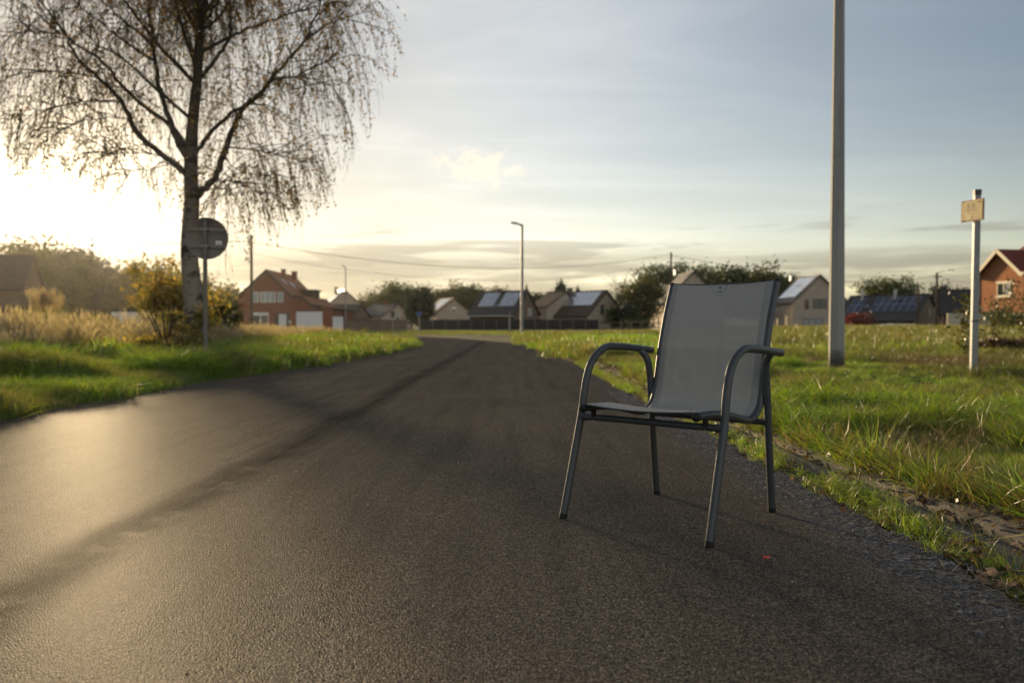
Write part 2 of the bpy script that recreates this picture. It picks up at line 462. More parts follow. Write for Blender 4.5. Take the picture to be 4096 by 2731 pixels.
def axis(a):
    out = [a[0][0]]
    for lo, hi, st in a:
        out += list(np.arange(lo + st, hi + 1e-6, st))
    return np.array(out)
gx = axis([(-3000, -400, 260), (-400, -60, 20), (-60, -16, 2), (-16, -4.4, .25), (-4.4, -3.4, .07), (-3.4, .6, .8), (.6, 3.4, .07), (3.4, 14, .25), (14, 60, 2), (60, 400, 20), (400, 3000, 260)])
gy = axis([(-60, -4, 4), (-4, 8, .16), (8, 26, .3), (26, 80, 1.0), (80, 200, 5), (200, 600, 40), (600, 4000, 340)])
X, Y = np.meshgrid(gx, gy)
V = np.stack([X, Y, hgt(X, Y)], -1).reshape(-1, 3)
nx, ny = len(gx), len(gy)
idx = np.arange(nx * ny).reshape(ny, nx)
Q = np.stack([idx[:-1, :-1], idx[:-1, 1:], idx[1:, 1:], idx[1:, :-1]], -1).reshape(-1, 4)
tag(obj('ground', mesh_np('ground', V, Q, True), m_ground()), 'rough grassy ground on both sides of the road', kind='structure')

M_ASPH = m_asphalt()
def strip(ys, lx, rx, nseg, z, name, m, jitter=0.0):
    V = []; t = np.linspace(0, 1, nseg + 1)
    for i, y in enumerate(ys):
        a, b = lx[i], rx[i]
        b2 = b + (vnoise(y, 3.3, .35) * .10 + vnoise(y, 9.1, .11) * .05) * jitter
        a2 = a + (vnoise(y, 5.3, .6) * .10 + vnoise(y, 7.1, .2) * .05) * jitter
        V += [(a2 + (b2 - a2) * k, y, z) for k in t]
    n = nseg + 1; I = np.arange(len(ys) * n).reshape(-1, n)
    F = np.stack([I[:-1, :-1], I[:-1, 1:], I[1:, 1:], I[1:, :-1]], -1).reshape(-1, 4)
    return obj(name, mesh_np(name, V, F), m)
yy = np.concatenate([np.arange(-8, 10, .06), np.arange(10, 60, .5)])
road = strip(yy, ledge(yy), redge(yy), 24, 0.0, 'road', M_ASPH, 1.0)
tag(road, 'worn grey asphalt lane with a dark seam along its middle', kind='structure')
y2 = np.arange(59.5, 67.6, .5)
r2 = strip(y2, ledge(y2), redge(y2), 6, -.002, 'road', M_ASPH)
r2.parent = road

# kerb: concrete channel slabs and rough kerb stones, one metre each
M_CONC = mat('weathered_concrete', (.11, .10, .085), .9, .25, var=.35, vscale=7, bump=.9, bscale=45)
M_CONC2 = mat('channel_concrete', (.12, .115, .10), .85, .3, var=.35, vscale=3, bump=.35, bscale=90)
kerb = tag(bpy.data.objects.new('kerb', None), 'low weathered concrete kerb and gutter along the right grass verge', kind='structure')
COL.objects.link(kerb)
def rough_block(prof, L, seed, amp):
    r = np.random.default_rng(seed); n = 18
    V = []; k = len(prof)
    for i in range(n + 1):
        for (a, c) in prof:
            V.append((a + r.normal(0, amp), L * i / n, c + (r.normal(0, amp) if c > -.04 else 0)))
    F = [(i * k + j, i * k + j + 1, (i + 1) * k + j + 1, (i + 1) * k + j) for i in range(n) for j in range(k - 1)]
    m = MB(); m.add(V, F, True); m.add(V[:k], [tuple(range(k))]); m.add(V[-k:], [tuple(range(k - 1, -1, -1))])
    return m
stone_me = [rough_block([(0, -.08), (0, .008), (.012, .020), (.05, .030), (.10, .040), (.15, .047), (.19, .050), (.20, .03), (.20, -.08)], .998, s, .0030).mesh('kerb_stone') for s in range(4)]
slab_me = [rough_block([(0, -.06), (.004, .000), (.05, -.006), (.11, -.010), (.17, -.008), (.205, -.002), (.21, -.06)], .996, 9 + s, .0012).mesh('gutter_slab') for s in range(3)]
for me in stone_me: me.materials.append(M_CONC)
for me in slab_me: me.materials.append(M_CONC2)
for i in range(20):
    y = -4 + i
    x0 = float(redge(y + .5)); sl = float(redge(y + 1) - redge(y))
    for nm, me, dx in (('gutter_slab', slab_me[i % 3], .12), ('kerb_stone', stone_me[i % 4], .345)):
        o = obj(nm, me, None, kerb); o.location = (x0 + dx, y, -.006 if nm == 'gutter_slab' else -.006); o.rotation_euler = (0, 0, -math.atan(sl))

# ------------------------------------------------------------------ grass
def tuft(name, n, h, w, rad, lean, seed, curve=.5, head=0., m=None):
    """n ribbon blades rooted in a disc"""
    r = np.random.default_rng(seed)
    ang = r.uniform(0, 2 * np.pi, n); rr = rad * np.sqrt(r.random(n))
    bx, by = rr * np.cos(ang), rr * np.sin(ang)
    H = h * r.uniform(.45, 1.1, n); la = r.uniform(0, 2 * np.pi, n); L = lean * r.uniform(.2, 1.3, n) * H
    fa = r.uniform(0, np.pi, n); wx, wy = np.cos(fa) * w * .5, np.sin(fa) * w * .5
    rn = r.random(n)
    ts = [0, .4, .75, 1.0]; wd = [1, .9, .6, 0]
    V = []; A = []; B = n
    for t, k in zip(ts, wd):
        off = L * (t ** (1 + curve)); z = H * (t - .25 * curve * t * t * np.minimum(1, lean * 1.6))
        cx, cy = bx + off * np.cos(la), by + off * np.sin(la)
        if k > 0:
            V.append(np.stack([cx - wx * k, cy - wy * k, z], -1)); V.append(np.stack([cx + wx * k, cy + wy * k, z], -1)); A += [rn, rn]
        else:
            V.append(np.stack([cx, cy, z], -1)); A += [rn]
    I = np.arange(n)
    q = np.concatenate([np.stack([I + a * n, I + (a + 1) * n, I + (a + 3) * n, I + (a + 2) * n], -1) for a in (0, 2)])
    t3 = np.stack([I + 4 * n, I + 5 * n, I + 6 * n], -1)
    V = np.concatenate(V); A = np.concatenate(A)
    if head:   # seed heads: a slim diamond at some tips
        k = np.where(r.random(n) < head)[0]
        tip = V[6 * n:][k]; o = len(V); m_ = len(k)
        hw, hh = .012, .07
        d = np.stack([tip - [hw, 0, hh * .6], tip + [0, hw, 0], tip + [hw, 0, 0] * 1, tip + [0, 0, hh]], 1)
        d[:, 0] = tip + [0, 0, -hh]; d[:, 1] = tip + np.stack([np.cos(fa[k]) * hw, np.sin(fa[k]) * hw, 0 * fa[k]], -1); d[:, 2] = tip + [0, 0, hh]; d[:, 3] = tip - np.stack([np.cos(fa[k]) * hw, np.sin(fa[k]) * hw, 0 * fa[k]], -1)
        V = np.concatenate([V, d.reshape(-1, 3)]); A = np.concatenate([A, np.full(4 * m_, .97)])
        q = np.concatenate([q, (o + np.arange(4 * m_)).reshape(-1, 4)])
    me = mesh_np(name, V, [q, t3], False, {'rnd': A}); me.materials.append(m)
    return bpy.data.objects.new(name, me)

def scatter(name, variants, P, rot, scl, pick, label, m=None):
    """GN object: geometry instances of the variants on the points (one object, kind stuff)"""
    me = bpy.data.meshes.new(name); me.from_pydata([tuple(p) for p in P], [], [])
    a = me.attributes.new('rot', 'FLOAT_VECTOR', 'POINT'); a.data.foreach_set('vector', np.asarray(rot, np.float32).ravel())
    a = me.attributes.new('scl', 'FLOAT_VECTOR', 'POINT'); a.data.foreach_set('vector', np.asarray(scl, np.float32).ravel())
    a = me.attributes.new('pick', 'INT', 'POINT'); a.data.foreach_set('value', np.asarray(pick, np.int32))
    o = obj(name, me)
    if m: me.materials.append(m)
    g = bpy.data.node_groups.new('scatter_' + name, 'GeometryNodeTree'); N = NT(g)
    g.interface.new_socket('Geometry', in_out='INPUT', socket_type='NodeSocketGeometry'); g.interface.new_socket('Geometry', in_out='OUTPUT', socket_type='NodeSocketGeometry')
    gi, go = N.new('NodeGroupInput'), N.new('NodeGroupOutput')
    jn = N.new('GeometryNodeJoinGeometry')
    for v in reversed(variants):
        oi = N.new('GeometryNodeObjectInfo'); oi.inputs[0].default_value = v
        rl = N.new('GeometryNodeRealizeInstances'); gt = N.new('GeometryNodeGeometryToInstance')
        N.l.new(oi.outputs['Geometry'], rl.inputs[0]); N.l.new(rl.outputs[0], gt.inputs[0]); N.l.new(gt.outputs[0], jn.inputs[0])
    ip = N.new('GeometryNodeInstanceOnPoints'); ip.inputs['Pick Instance'].default_value = True
    def na(nm, dt):
        n = N.new('GeometryNodeInputNamedAttribute', data_type=dt); n.inputs[0].default_value = nm; return n.outputs[0]
    N.l.new(gi.outputs[0], ip.inputs['Points']); N.l.new(jn.outputs[0], ip.inputs['Instance'])
    N.l.new(na('rot', 'FLOAT_VECTOR'), ip.inputs['Rotation']); N.l.new(na('scl', 'FLOAT_VECTOR'), ip.inputs['Scale']); N.l.new(na('pick', 'INT'), ip.inputs['Instance Index'])
    N.l.new(ip.outputs[0], go.inputs[0])
    md = o.modifiers.new('scatter', 'NODES'); md.node_group = g
    return tag(o, label, kind='stuff')

G_GREEN = leafmat('grass_green', [(0, (.085, .18, .012)), (.45, (.15, .27, .018)), (.75, (.27, .34, .03)), (1, (.44, .40, .10))], .64)
G_MIX = leafmat('grass_mixed', [(0, (.085, .13, .014)), (.45, (.16, .18, .03)), (.75, (.24, .20, .06)), (1, (.31, .245, .10))], .55)
G_DRY = leafmat('grass_dry', [(0, (.15, .115, .06)), (.5, (.32, .25, .155)), (1, (.46, .37, .26))], .5)
G_RED = leafmat('grass_russet', [(0, (.08, .09, .02)), (.5, (.20, .14, .05)), (1, (.32, .17, .07))], .4)
T_short = [tuft('blades', 44, .15, .0042, .10, .75, 20 + i, .8, m=G_GREEN) for i in range(4)]
T_long = [tuft('blades', 44, .25, .0045, .09, 1.05, 30 + i, 1.1, m=G_GREEN) for i in range(3)]
T_mix = [tuft('blades', 44, .22, .0042, .12, .95, 40 + i, .9, m=G_MIX) for i in range(4)]
T_dry = [tuft('blades', 30, .62, .007, .16, .28, 50 + i, .6, .7, m=G_DRY) for i in range(4)]
T_farg = [tuft('blades', 60, .20, .022, .55, .5, 60 + i, m=G_GREEN) for i in range(2)]
T_farm = [tuft('blades', 60, .32, .022, .55, .5, 64 + i, m=G_MIX) for i in range(2)]
T_farr = [tuft('blades', 60, .30, .022, .55, .6, 80 + i, .6, m=leafmat('grass_russet', [(0, (.08, .09, .02)), (.5, (.20, .14, .05)), (1, (.32, .17, .07))], .4)) for i in range(2)]
T_fard = [tuft('blades', 60, .62, .020, .55, .25, 68 + i, .5, .4, m=G_DRY) for i in range(2)]
G_THATCH = leafmat('grass_thatch', [(0, (.10, .085, .03)), (.5, (.20, .155, .065)), (1, (.33, .25, .13))], .35)
T_thatch = [tuft('blades', 40, .13, .0045, .16, 1.9, 76 + i, 1.2, m=G_THATCH) for i in range(3)]
T_red = [tuft('blades', 30, .26, .007, .12, .8, 72 + i, .8, m=G_RED) for i in range(2)]

def spread(n, x0, x1, y0, y1, ok):
    """n candidates with uniform area density, kept where ok(x, y)"""
    x = rng.uniform(x0, x1, n); y = rng.uniform(y0, y1, n)
    k = ok(x, y); return x[k], y[k]
def inview(x, y, pad=1.6):
    return (np.abs(x) < .66 * y + pad) & (y > .5)
def place(name, variants, x, y, label, s=(.8, 1.25), tilt=.12, bias=None, sink=.01, pick=None):
    n = len(x)
    P = np.stack([x, y, hgt(x, y) - sink], -1)
    rot = np.stack([rng.normal(0, tilt, n), rng.normal(0, tilt, n), rng.uniform(0, 6.283, n)], -1)
    sc = rng.uniform(*s, n) if bias is None else bias * rng.uniform(*s, n)
    return scatter(name, variants, P, rot, np.stack([sc * rng.uniform(.9, 1.3, n), sc * rng.uniform(.9, 1.3, n), sc], -1), rng.integers(0, len(variants), n) if pick is None else pick, label)

kerb_r = lambda x, y: x - redge(y) - np.where(y < 14, .50, .12) - vnoise(x * 0 + y, y * 0 + 2, .5) * .10
# right verge, near
def ok_r(x, y): return (kerb_r(x, y) > 0) & inview(x, y)
x, y = spread(13000, 1.5, 7, 1.4, 6.5, ok_r)
lm = vnoise(x, y, 1.3) + rng.normal(0, .15, len(x))
pk = np.where(lm > .22, rng.integers(4, 7, len(x)), np.where(lm < .0, rng.integers(7, 11, len(x)), rng.integers(0, 4, len(x))))
place('verge_grass', T_short + T_long + T_mix, x, y, 'lush green grass on the right verge behind the chair', (.7, 1.2), pick=pk, bias=.36 + .66 * sst(-.12, .38, vnoise(x + 3, y, .75)))
x, y = spread(13000, 1.5, 14, 6, 20, ok_r)
lm = vnoise(x, y, 1.6) + rng.normal(0, .15, len(x)) - sst(6, 12, x) * .25 - sst(11, 18, y) * .12
pk = np.where(lm > .24, rng.integers(4, 7, len(x)), np.where(lm < -.06, rng.integers(7, 11, len(x)), rng.integers(0, 4, len(x))))
place('verge_grass', T_short + T_long + T_mix, x, y, 'tufted grass beyond the right verge round the grey pole', (.8, 1.3), pick=pk, bias=.50 + .75 * sst(-.12, .38, vnoise(x + 3, y, .9)))
# long russet fringe hanging over the kerb
yk = rng.uniform(1.2, 12, 900); xk = redge(yk) + .43 + np.abs(rng.normal(0, .07, 900)) + .10 * (vnoise(yk, yk * 0 + 6, .45) > .1)
place('fringe_grass', T_red + T_long + T_mix[:2], xk, yk, 'long russet and green grass drooping over the kerb', (.5, .95), .38)
# weeds in the joint between asphalt and gutter
yk = rng.uniform(1.2, 16, 1500); yk = yk[(vnoise(yk, yk * 0 + 4, .5) > -.12) | (rng.random(len(yk)) < .25)]; xk = redge(yk) + rng.normal(.085, .05, len(yk)).clip(.01, .25)
o = place('weeds', T_short[:3] + T_mix[:1], xk, yk, 'line of small weeds between the asphalt and the gutter', (.18, .55), .55, sink=.0)
# flattened mown thatch round the post
x, y = spread(9000, 2.5, 13, 6, 15, lambda x, y: inview(x, y) & (vnoise(x, y, 1.4) + .5 * sst(4, 8, x) - .25 > .06))
place('thatch', T_thatch, x, y, 'flattened brown mown thatch in the grass by the sign post', (.7, 1.2), .5)
x, y = spread(5200, 1.9, 7, 1.6, 7.5, lambda x, y: ok_r(x - .12, y) & (vnoise(x, y + 5, .8) > .20))
place('thatch', T_thatch, x, y, 'ochre matted patches in the near right verge', (.45, .75), .45)
# field on the right
x, y = spread(16000, .5, 60, 18, 62, lambda x, y: (x - redge(y) > .15) & inview(x, y, 6))
lm = vnoise(x, y, 5) + rng.normal(0, .14, len(x)) - sst(4, 16, x - redge(y)) * .32
pk = np.where(lm > -.10, rng.integers(0, 2, len(x)), np.where((lm > -.55) | (rng.random(len(x)) < .78), rng.integers(2, 4, len(x)), rng.integers(4, 6, len(x))))
place('field_grass', T_farg + T_farm + T_farr, x, y, 'uneven meadow of green and brown grass stretching to the houses on the right', (.7, 1.15), pick=pk)
x, y = spread(11000, -70, 110, 58, 105, lambda x, y: ((x > redge(y) + .2) | (x < ledge(y))) & inview(x, y, 10))
place('far_grass', T_farg + T_farm, x, y, 'strip of bright grass in front of the dark fence', (.4, .8))
# left verge
ok_l = lambda x, y: (ledge(y) - x > -.03 + vnoise(y, x * 0, .4) * .08) & inview(x, y)
x, y = spread(15000, -12, -3.5, 5, 15, ok_l)
dl = ledge(y) - x
lm = vnoise(x, y, 1.1) + rng.normal(0, .15, len(x))
pk = np.where(lm > .10, rng.integers(4, 7, len(x)), np.where(lm < -.3, rng.integers(7, 11, len(x)), rng.integers(0, 4, len(x))))
place('verge_grass', T_short + T_long + T_mix, x, y, 'sunlit green grass on the left verge around the round sign', (.7, 1.2), pick=pk, bias=.6 + 1.1 * sst(-.12, .38, vnoise(x + 3, y, .8)))
x, y = spread(12000, -24, -3, 13, 36, lambda x, y: (ledge(y) - x > 0) & (ledge(y) - x < 5.5 + .1 * y) & inview(x, y))
pk = np.where(rng.random(len(x)) < .8, 0, 1) * 2 + rng.integers(0, 2, len(x))
place('verge_grass', T_farg + T_farm, x, y, 'mown grass wedge on the left narrowing to the bend', (.55, .95), pick=pk)
# tall dry grass behind
dry_ok = lambda x, y: (ledge(y) - x > 3.0 + .05 * y + vnoise(x, y, 3) * 1.2) & (y > 13.0 + vnoise(x, y, 2.2) * 2) & inview(x, y)
x, y = spread(12500, -26, -5, 11.5, 27, dry_ok)
place('dry_grass', T_dry + T_mix[:2] + T_red[:1], x, y, 'tall pale dry grass behind the left verge', (.5, 1.05), bias=.62 + .75 * sst(-.2, .35, vnoise(x, y, 1.5)))
x, y = spread(9000, -55, -6, 26, 66, lambda x, y: (ledge(y) - x > 4 + vnoise(x, y, 4) * 3) & inview(x, y, 4))
place('dry_grass', T_fard + T_farm[:1], x, y, 'tall dry grass in front of the red brick house', (.45, .85))

# ------------------------------------------------------------------ leaf clouds for trees and shrubs
def leaf_quads(P, size, r, flat=0.0, aspect=.6):
    n = len(P)
    u = r.normal(size=(n, 3)); u[:, 2] *= (1 - flat); u /= np.linalg.norm(u, axis=1)[:, None]
    w = r.normal(size=(n, 3)); w -= u * (u * w).sum(1)[:, None]; w /= np.linalg.norm(w, axis=1)[:, None]
    s = (size * r.uniform(.6, 1.3, n))[:, None]
    V = np.stack([P - u * s, P + w * s * aspect, P + u * s, P - w * s * aspect], 1).reshape(-1, 3)
    return V, np.arange(4 * n).reshape(-1, 4), np.repeat(r.random(n), 4)
def crown_mesh(name, seed, rx, ry, rz_, zc, clumps, per, leaf, fill=.55, m=None, top=None, spread_=.16, lobes=0):
    r = np.random.default_rng(seed)
    d = r.normal(size=(clumps, 3)); d /= np.linalg.norm(d, axis=1)[:, None]
    rad = (fill + (1 - fill) * r.random(clumps)) * r.uniform(.66, 1.2, clumps)
    c = d * rad[:, None] * [rx, ry, rz_] + [0, 0, zc]
    if lobes:      # several uneven lobes instead of one ball
        lc = r.uniform(-.62, .62, (lobes, 3)) * [rx, ry, rz_] ; lc[:, 2] = r.uniform(-.75, .45, lobes) * rz_; li = r.integers(0, lobes, clumps); ls = r.uniform(.32, .62, lobes)
        c = lc[li] + d * rad[:, None] * ls[li][:, None] * [rx, ry, rz_] + [0, 0, zc]
        c[:, 2] = np.maximum(c[:, 2], .06 * rz_); top = None
        nsp = clumps // 4; c[:nsp] = lc[li[:nsp]] * 1.25 + [0, 0, zc] + np.abs(r.normal(0, .22, (nsp, 3))) * [0, 0, rz_] + r.normal(0, .2, (nsp, 3)) * [rx, ry, 0]   # sprigs
    if top is not None:
        k = (c[:, 2] - zc) / rz_; c[:, :2] *= np.clip(top(k), .02, 2)[:, None]
    cs = r.uniform(.6, 1.4, clumps)
    P = np.repeat(c, per, 0) + r.normal(size=(clumps * per, 3)) * np.repeat(cs, per)[:, None] * np.array([rx, ry, rz_]) * spread_
    V, F, A = leaf_quads(P, leaf, r)
    A = np.clip(.6 * A + .4 * np.repeat(np.repeat(r.random(clumps), per), 4), 0, 1)
    me = mesh_np(name, V, [F], False, {'rnd': A}); me.materials.append(m)
    return me
BARK = mat('bark', (.07, .055, .04), .95, .1, var=.4, vscale=6, bump=.8, bscale=20)
def trunk_mesh(h, r0, seed, crown_r, crown_h):
    r = random.Random(seed); m = MB()
    m.tube(spline([(0, 0, -.3), (r.uniform(-.1, .1), r.uniform(-.1, .1), h * .5), (r.uniform(-.2, .2), r.uniform(-.2, .2), h), (r.uniform(-.3, .3), r.uniform(-.3, .3), h + crown_h * .55)], 4), list(np.linspace(r0, r0 * .25, 13)), 8)
    for i in range(6):
        a = r.uniform(0, 6.28); z0 = h * r.uniform(.75, 1.15); L = crown_r * r.uniform(.5, .85)
        m.tube(spline([(0, 0, z0), (math.cos(a) * L * .45, math.sin(a) * L * .45, z0 + crown_h * .22), (math.cos(a) * L, math.sin(a) * L, z0 + crown_h * r.uniform(.3, .5))], 4), list(np.linspace(r0 * .5, r0 * .1, 9)), 5)
    return m.mesh('trunk')
F_GREEN = leafmat('leaf_green', [(0, (.035, .055, .012)), (.5, (.070, .092, .018)), (1, (.125, .13, .032))], .35, osc=.25)
F_OLIVE = leafmat('leaf_olive', [(0, (.045, .052, .012)), (.5, (.095, .095, .022)), (1, (.17, .14, .035))], .35, osc=.25)
F_DARK = leafmat('leaf_dark', [(0, (.012, .022, .010)), (.6, (.022, .036, .016)), (1, (.04, .055, .022))], .2, osc=.2)
F_ORANGE = leafmat('leaf_orange', [(0, (.08, .095, .016)), (.4, (.22, .19, .03)), (.75, (.42, .27, .038)), (1, (.58, .30, .05))], .66, osc=.1)
F_YEL = leafmat('leaf_yellow', [(0, (.07, .085, .016)), (.5, (.17, .15, .026)), (1, (.40, .26, .04))], .55, osc=.1)
F_RED = leafmat('leaf_red', [(0, (.10, .02, .012)), (.6, (.22, .035, .02)), (1, (.30, .07, .03))], .4, osc=.1)
round_top = lambda k: 1.05 - .25 * np.maximum(k, 0) ** 2 - .35 * np.maximum(-k, 0)
kinds = {}
def kind(key, hh, rr, trunk_h, clumps, per, leaf, m, top=round_top, fill=.5, r0=.22, sp=.16):
    ch = hh - trunk_h
    kinds[key] = (crown_mesh('crown', len(kinds) + 5, rr, rr, ch / 2, trunk_h + ch / 2, clumps, per, leaf, fill, m, top, sp), trunk_mesh(trunk_h, r0, len(kinds), rr, ch), hh, rr)
    kinds[key][1].materials.append(BARK)
kind('broad', 10, 4.2, 1.8, 100, 95, .27, F_GREEN)
kind('broad2', 10, 4.6, 1.2, 110, 90, .27, F_OLIVE)
kind('open', 11, 4.6, 2.2, 95, 85, .22, F_GREEN, fill=.5, sp=.13)
kind('dense', 9, 3.6, .6, 90, 95, .26, F_DARK, fill=.45)
kind('conifer', 9, 2.3, .5, 90, 70, .20, F_DARK, top=lambda k: 1.35 - .62 * (k + 1), fill=.2, sp=.10)
kind('shrub', 3, 1.9, .1, 45, 70, .10, F_GREEN, fill=.35, r0=.06)
kind('redshrub', 2.4, 1.9, .1, 45, 70, .09, F_RED, fill=.35, r0=.05)
def tree(key, label, px, top, D, wpx=None, group=None, cat='tree', name=None, rz=None, z0=None):
    cm, tm, hh, rr = kinds[key]
    p = at(px, top, D); zb = hz(p.x, D) if z0 is None else z0
    s = (p.z - zb) / hh; sw = (wpx / FPX * D / 2) / rr if wpx else s
    t = thing(name or ('shrub' if 'shrub' in key else 'conifer' if key == 'conifer' else 'broadleaf_tree'), label, cat, (p.x, D, zb), random.uniform(0, 6.28) if rz is None else rz, group)
    t.scale = (sw / 1.08, sw / 1.08, s / 1.03)
    obj('crown', cm, None, t); obj('trunk', tm, None, t)
    return t
GT = 'trees along the far gardens'
TREES = [
 ('broad2', 'tall olive tree behind the dark farmhouse at the far left', 150, 968, 155, 330), ('dense', 'dark dense tree left of the sun in the left hedge line', 330, 1000, 150, 260),
 ('broad', 'rounded tree in the left hedge line behind the pampas grass', 250, 1020, 140, 300), ('dense', 'low dark tree in the left hedge line above the white panel', 460, 1075, 146, 280),
 ('broad2', 'olive tree behind the orange bush by the birch', 610, 1065, 135, 330), ('broad', 'green tree hidden behind the birch trunk', 730, 1085, 150, 260),
 ('broad2', 'autumn tree between the birch trunk and the wooden pole', 890, 1150, 140, 260), ('shrub', 'low shrub at the foot of the wooden pole', 960, 1190, 122, 180),
 ('broad', 'broad tree above the small grey-roofed house', 1581, 1130, 200, 210), ('broad2', 'lower tree between white-roofed house and grey roofs', 1480, 1190, 210, 190),
 ('broad', 'tree top right of the broad tree over the grey roofs', 1690, 1150, 215, 170), ('dense', 'dark round garden tree at the end of the brick wall', 1680, 1152, 118, 122),
 ('broad', 'low tree behind the house with the arched window', 1765, 1158, 220, 150), ('broad2', 'tree just right of the arched-window house', 1826, 1138, 215, 120),
 ('broad', 'dark tree behind the twin solar arrays', 1890, 1140, 210, 150), ('broad2', 'tree over the ridge of the twin-array roof', 1985, 1158, 220, 160),
 ('broad', 'hedge-like tree between the two solar roofs', 2165, 1170, 190, 170), ('conifer', 'slim spruce tip behind the street lamp', 2107, 1126, 190, 44),
 ('conifer', 'broad dark conifer behind the brown solar roof', 2240, 1108, 190, 130), ('conifer', 'small dark conifer right of the broad one', 2309, 1134, 190, 70),
 ('broad2', 'green tree beside the first beige house', 2560, 1118, 125, 190), ('dense', 'dark bush under the bare tree near the wooden rail fence', 2490, 1215, 112, 170),
 ('open', 'tall open-crowned tree behind the utility pole by the chair back', 2650, 1030, 165, 230), ('open', 'tree crown over the roof of the first beige house', 2790, 1034, 175, 210),
 ('broad', 'tree between the two beige houses', 2920, 1062, 180, 220), ('broad2', 'bushy tree left of the second beige house', 3060, 1068, 180, 210),
 ('open', 'thin-leaved tree touching the second beige house roof', 3150, 1078, 170, 170), ('open', 'spreading golden tree behind the blue solar roof', 3545, 1088, 165, 250),
 ('dense', 'dark tree between the poles on the right', 3776, 1142, 150, 170), ('broad', 'green tree left of the red brick house on the right', 3870, 1150, 140, 140),
 ('dense', 'far tree just left of the beige gable house', 2560, 1180, 150, 120)]
for i, (k, lab, px, top, D, w) in enumerate(TREES):
    tree(k, lab, px, top, D, w, GT)
tree('redshrub', 'red autumn shrub in front of the blue solar roof', 3432, 1243, 98, 120, cat='shrub')
tree('shrub', 'green shrub in front of the red brick house on the right', 4010, 1215, 52, 150, cat='shrub')
tree('shrub', 'low shrub beside the concrete garden wall on the right', 4075, 1235, 48, 160, cat='shrub')
tree('shrub', 'low green shrub at the foot of the beige wall beside the chair', 2560, 1262, 105, 150, cat='shrub')

# bare tree
def bare_tree(px, top, D):
    p = at(px, top, D); zb = hz(p.x, D); H = p.z - zb
    t = thing('bare_tree', 'pale leafless tree left of the tall green trees', 'tree', (p.x, D, zb))
    m = MB(); tw = MB(); r = random.Random(4)
    m.tube([(0, 0, -.2), (.1, 0, H * .4), (0, .1, H * .8)], [.2, .15, .06], 7)
    for i in range(46):
        a = r.uniform(0, 6.28); z0 = H * r.uniform(.25, .75); L = H * .33 * r.uniform(.5, 1)
        e = Vector((math.cos(a) * L, math.sin(a) * L, min(H, z0 + L * r.uniform(.7, 1.1))))
        q = spline([(0, 0, z0), (e.x * .5, e.y * .5, z0 + (e.z - z0) * .4), tuple(e)], 3); m.tube(q, list(np.linspace(.07, .02, len(q))), 4, False)
        for j in range(14):
            s = q[r.randrange(2, len(q))]; f = s + Vector((r.uniform(-1, 1), r.uniform(-1, 1), r.uniform(.1, 1.1))) * .9
            tw.tube([s, (s + f) / 2 + Vector((0, 0, .08)), f], [.022, .018, .008], 3, False)
    obj('trunk', m, mat('pale_bark', (.24, .20, .16), .95, .1), t); obj('crown', tw, mat('pale_bark', ()), t)
bare_tree(2490, 1092, 150)

# orange bush by the birch, yellow bush, pampas grass
def bush(name, label, px, top, D, wpx, key_m, leaf, clumps, per, zb=None, fill=.3, squash=1.0):
    p = at(px, top, D); zb = hz(p.x, D) if zb is None else zb; H = p.z - zb; w = wpx / FPX * D / 2
    t = thing(name, label, 'bush', (p.x, D, zb))
    obj('crown', crown_mesh('crown', int(px), w, w * .8, H * .5, H * .5, clumps, per, leaf, fill, key_m, lambda k: 1.1 - .45 * np.maximum(k, 0), .11, 7), None, t)
    m = MB(); r = random.Random(px)
    for i in range(9):
        a = r.uniform(0, 6.28); L = w * r.uniform(.3, .9)
        m.tube(spline([(0, 0, -.05), (math.cos(a) * L * .4, math.sin(a) * L * .4, H * .45), (math.cos(a) * L, math.sin(a) * L, H * r.uniform(.7, 1.1))], 4), list(np.linspace(.03, .006, 9)), 5, False)
    obj('stem', m, BARK, t)
    return t
bush('autumn_bush', 'orange and green autumn bush left of the birch trunk', 615, 1040, 24, 460, F_ORANGE, .058, 130, 80)
bush('autumn_bush', 'golden bush behind the orange one between it and the birch trunk', 655, 1110, 26, 280, F_YEL, .06, 80, 75)
bush('autumn_bush', 'low orange and green bush in front of the birch trunk foot', 665, 1205, 14.6, 330, F_ORANGE, .034, 70, 80)
bush('green_bush', 'dark green bush behind the birch on its right', 870, 1165, 27, 230, F_OLIVE, .06, 60, 70)
bush('yellow_bush', 'small yellow-leaved bush right of the round sign pole', 930, 1252, 30, 120, F_YEL, .07, 36, 40)
bush('green_bush', 'low green weeds bush beside the pampas grass', 330, 1235, 30, 260, F_OLIVE, .06, 50, 50)
bush('bramble', 'brown bramble heap at the right edge behind the sign post', 4075, 1330, 17, 330, leafmat('leaf_bramble', [(0, (.06, .05, .02)), (.5, (.14, .085, .035)), (1, (.22, .13, .06))], .35, osc=.1), .04, 60, 60)
def pampas():
    p = at(180, 1150, 34); zb = hz(p.x, 34); H = p.z - zb
    t = thing('pampas_grass', 'clump of pampas grass with pale feathery plumes at the left', 'grass clump', (p.x, 34, zb))
    b = tuft('blades', 420, H * .78, .03, .55, .55, 7, .9, m=G_MIX); obj('blades', b.data, None, t)
    r = np.random.default_rng(8); P = []
    for i in range(34):
        a = r.uniform(0, 6.28); q = r.uniform(.1, .85); L = H * r.uniform(.72, 1.0)
        tip = np.array([math.cos(a) * q, math.sin(a) * q, L]); k = r.uniform(0, 1, 90)[:, None]
        P.append(tip * (1 - .30 * k) + r.normal(0, .03, (90, 3)) * (1 + k))
    V, F, A = leaf_quads(np.concatenate(P), .06, r, 0, .25)
    me = mesh_np('plumes', V, [F], False, {'rnd': A}); obj('plumes', me, leafmat('plume', [(0, (.45, .34, .22)), (1, (.62, .50, .34))], .55, osc=.1), t)
pampas()
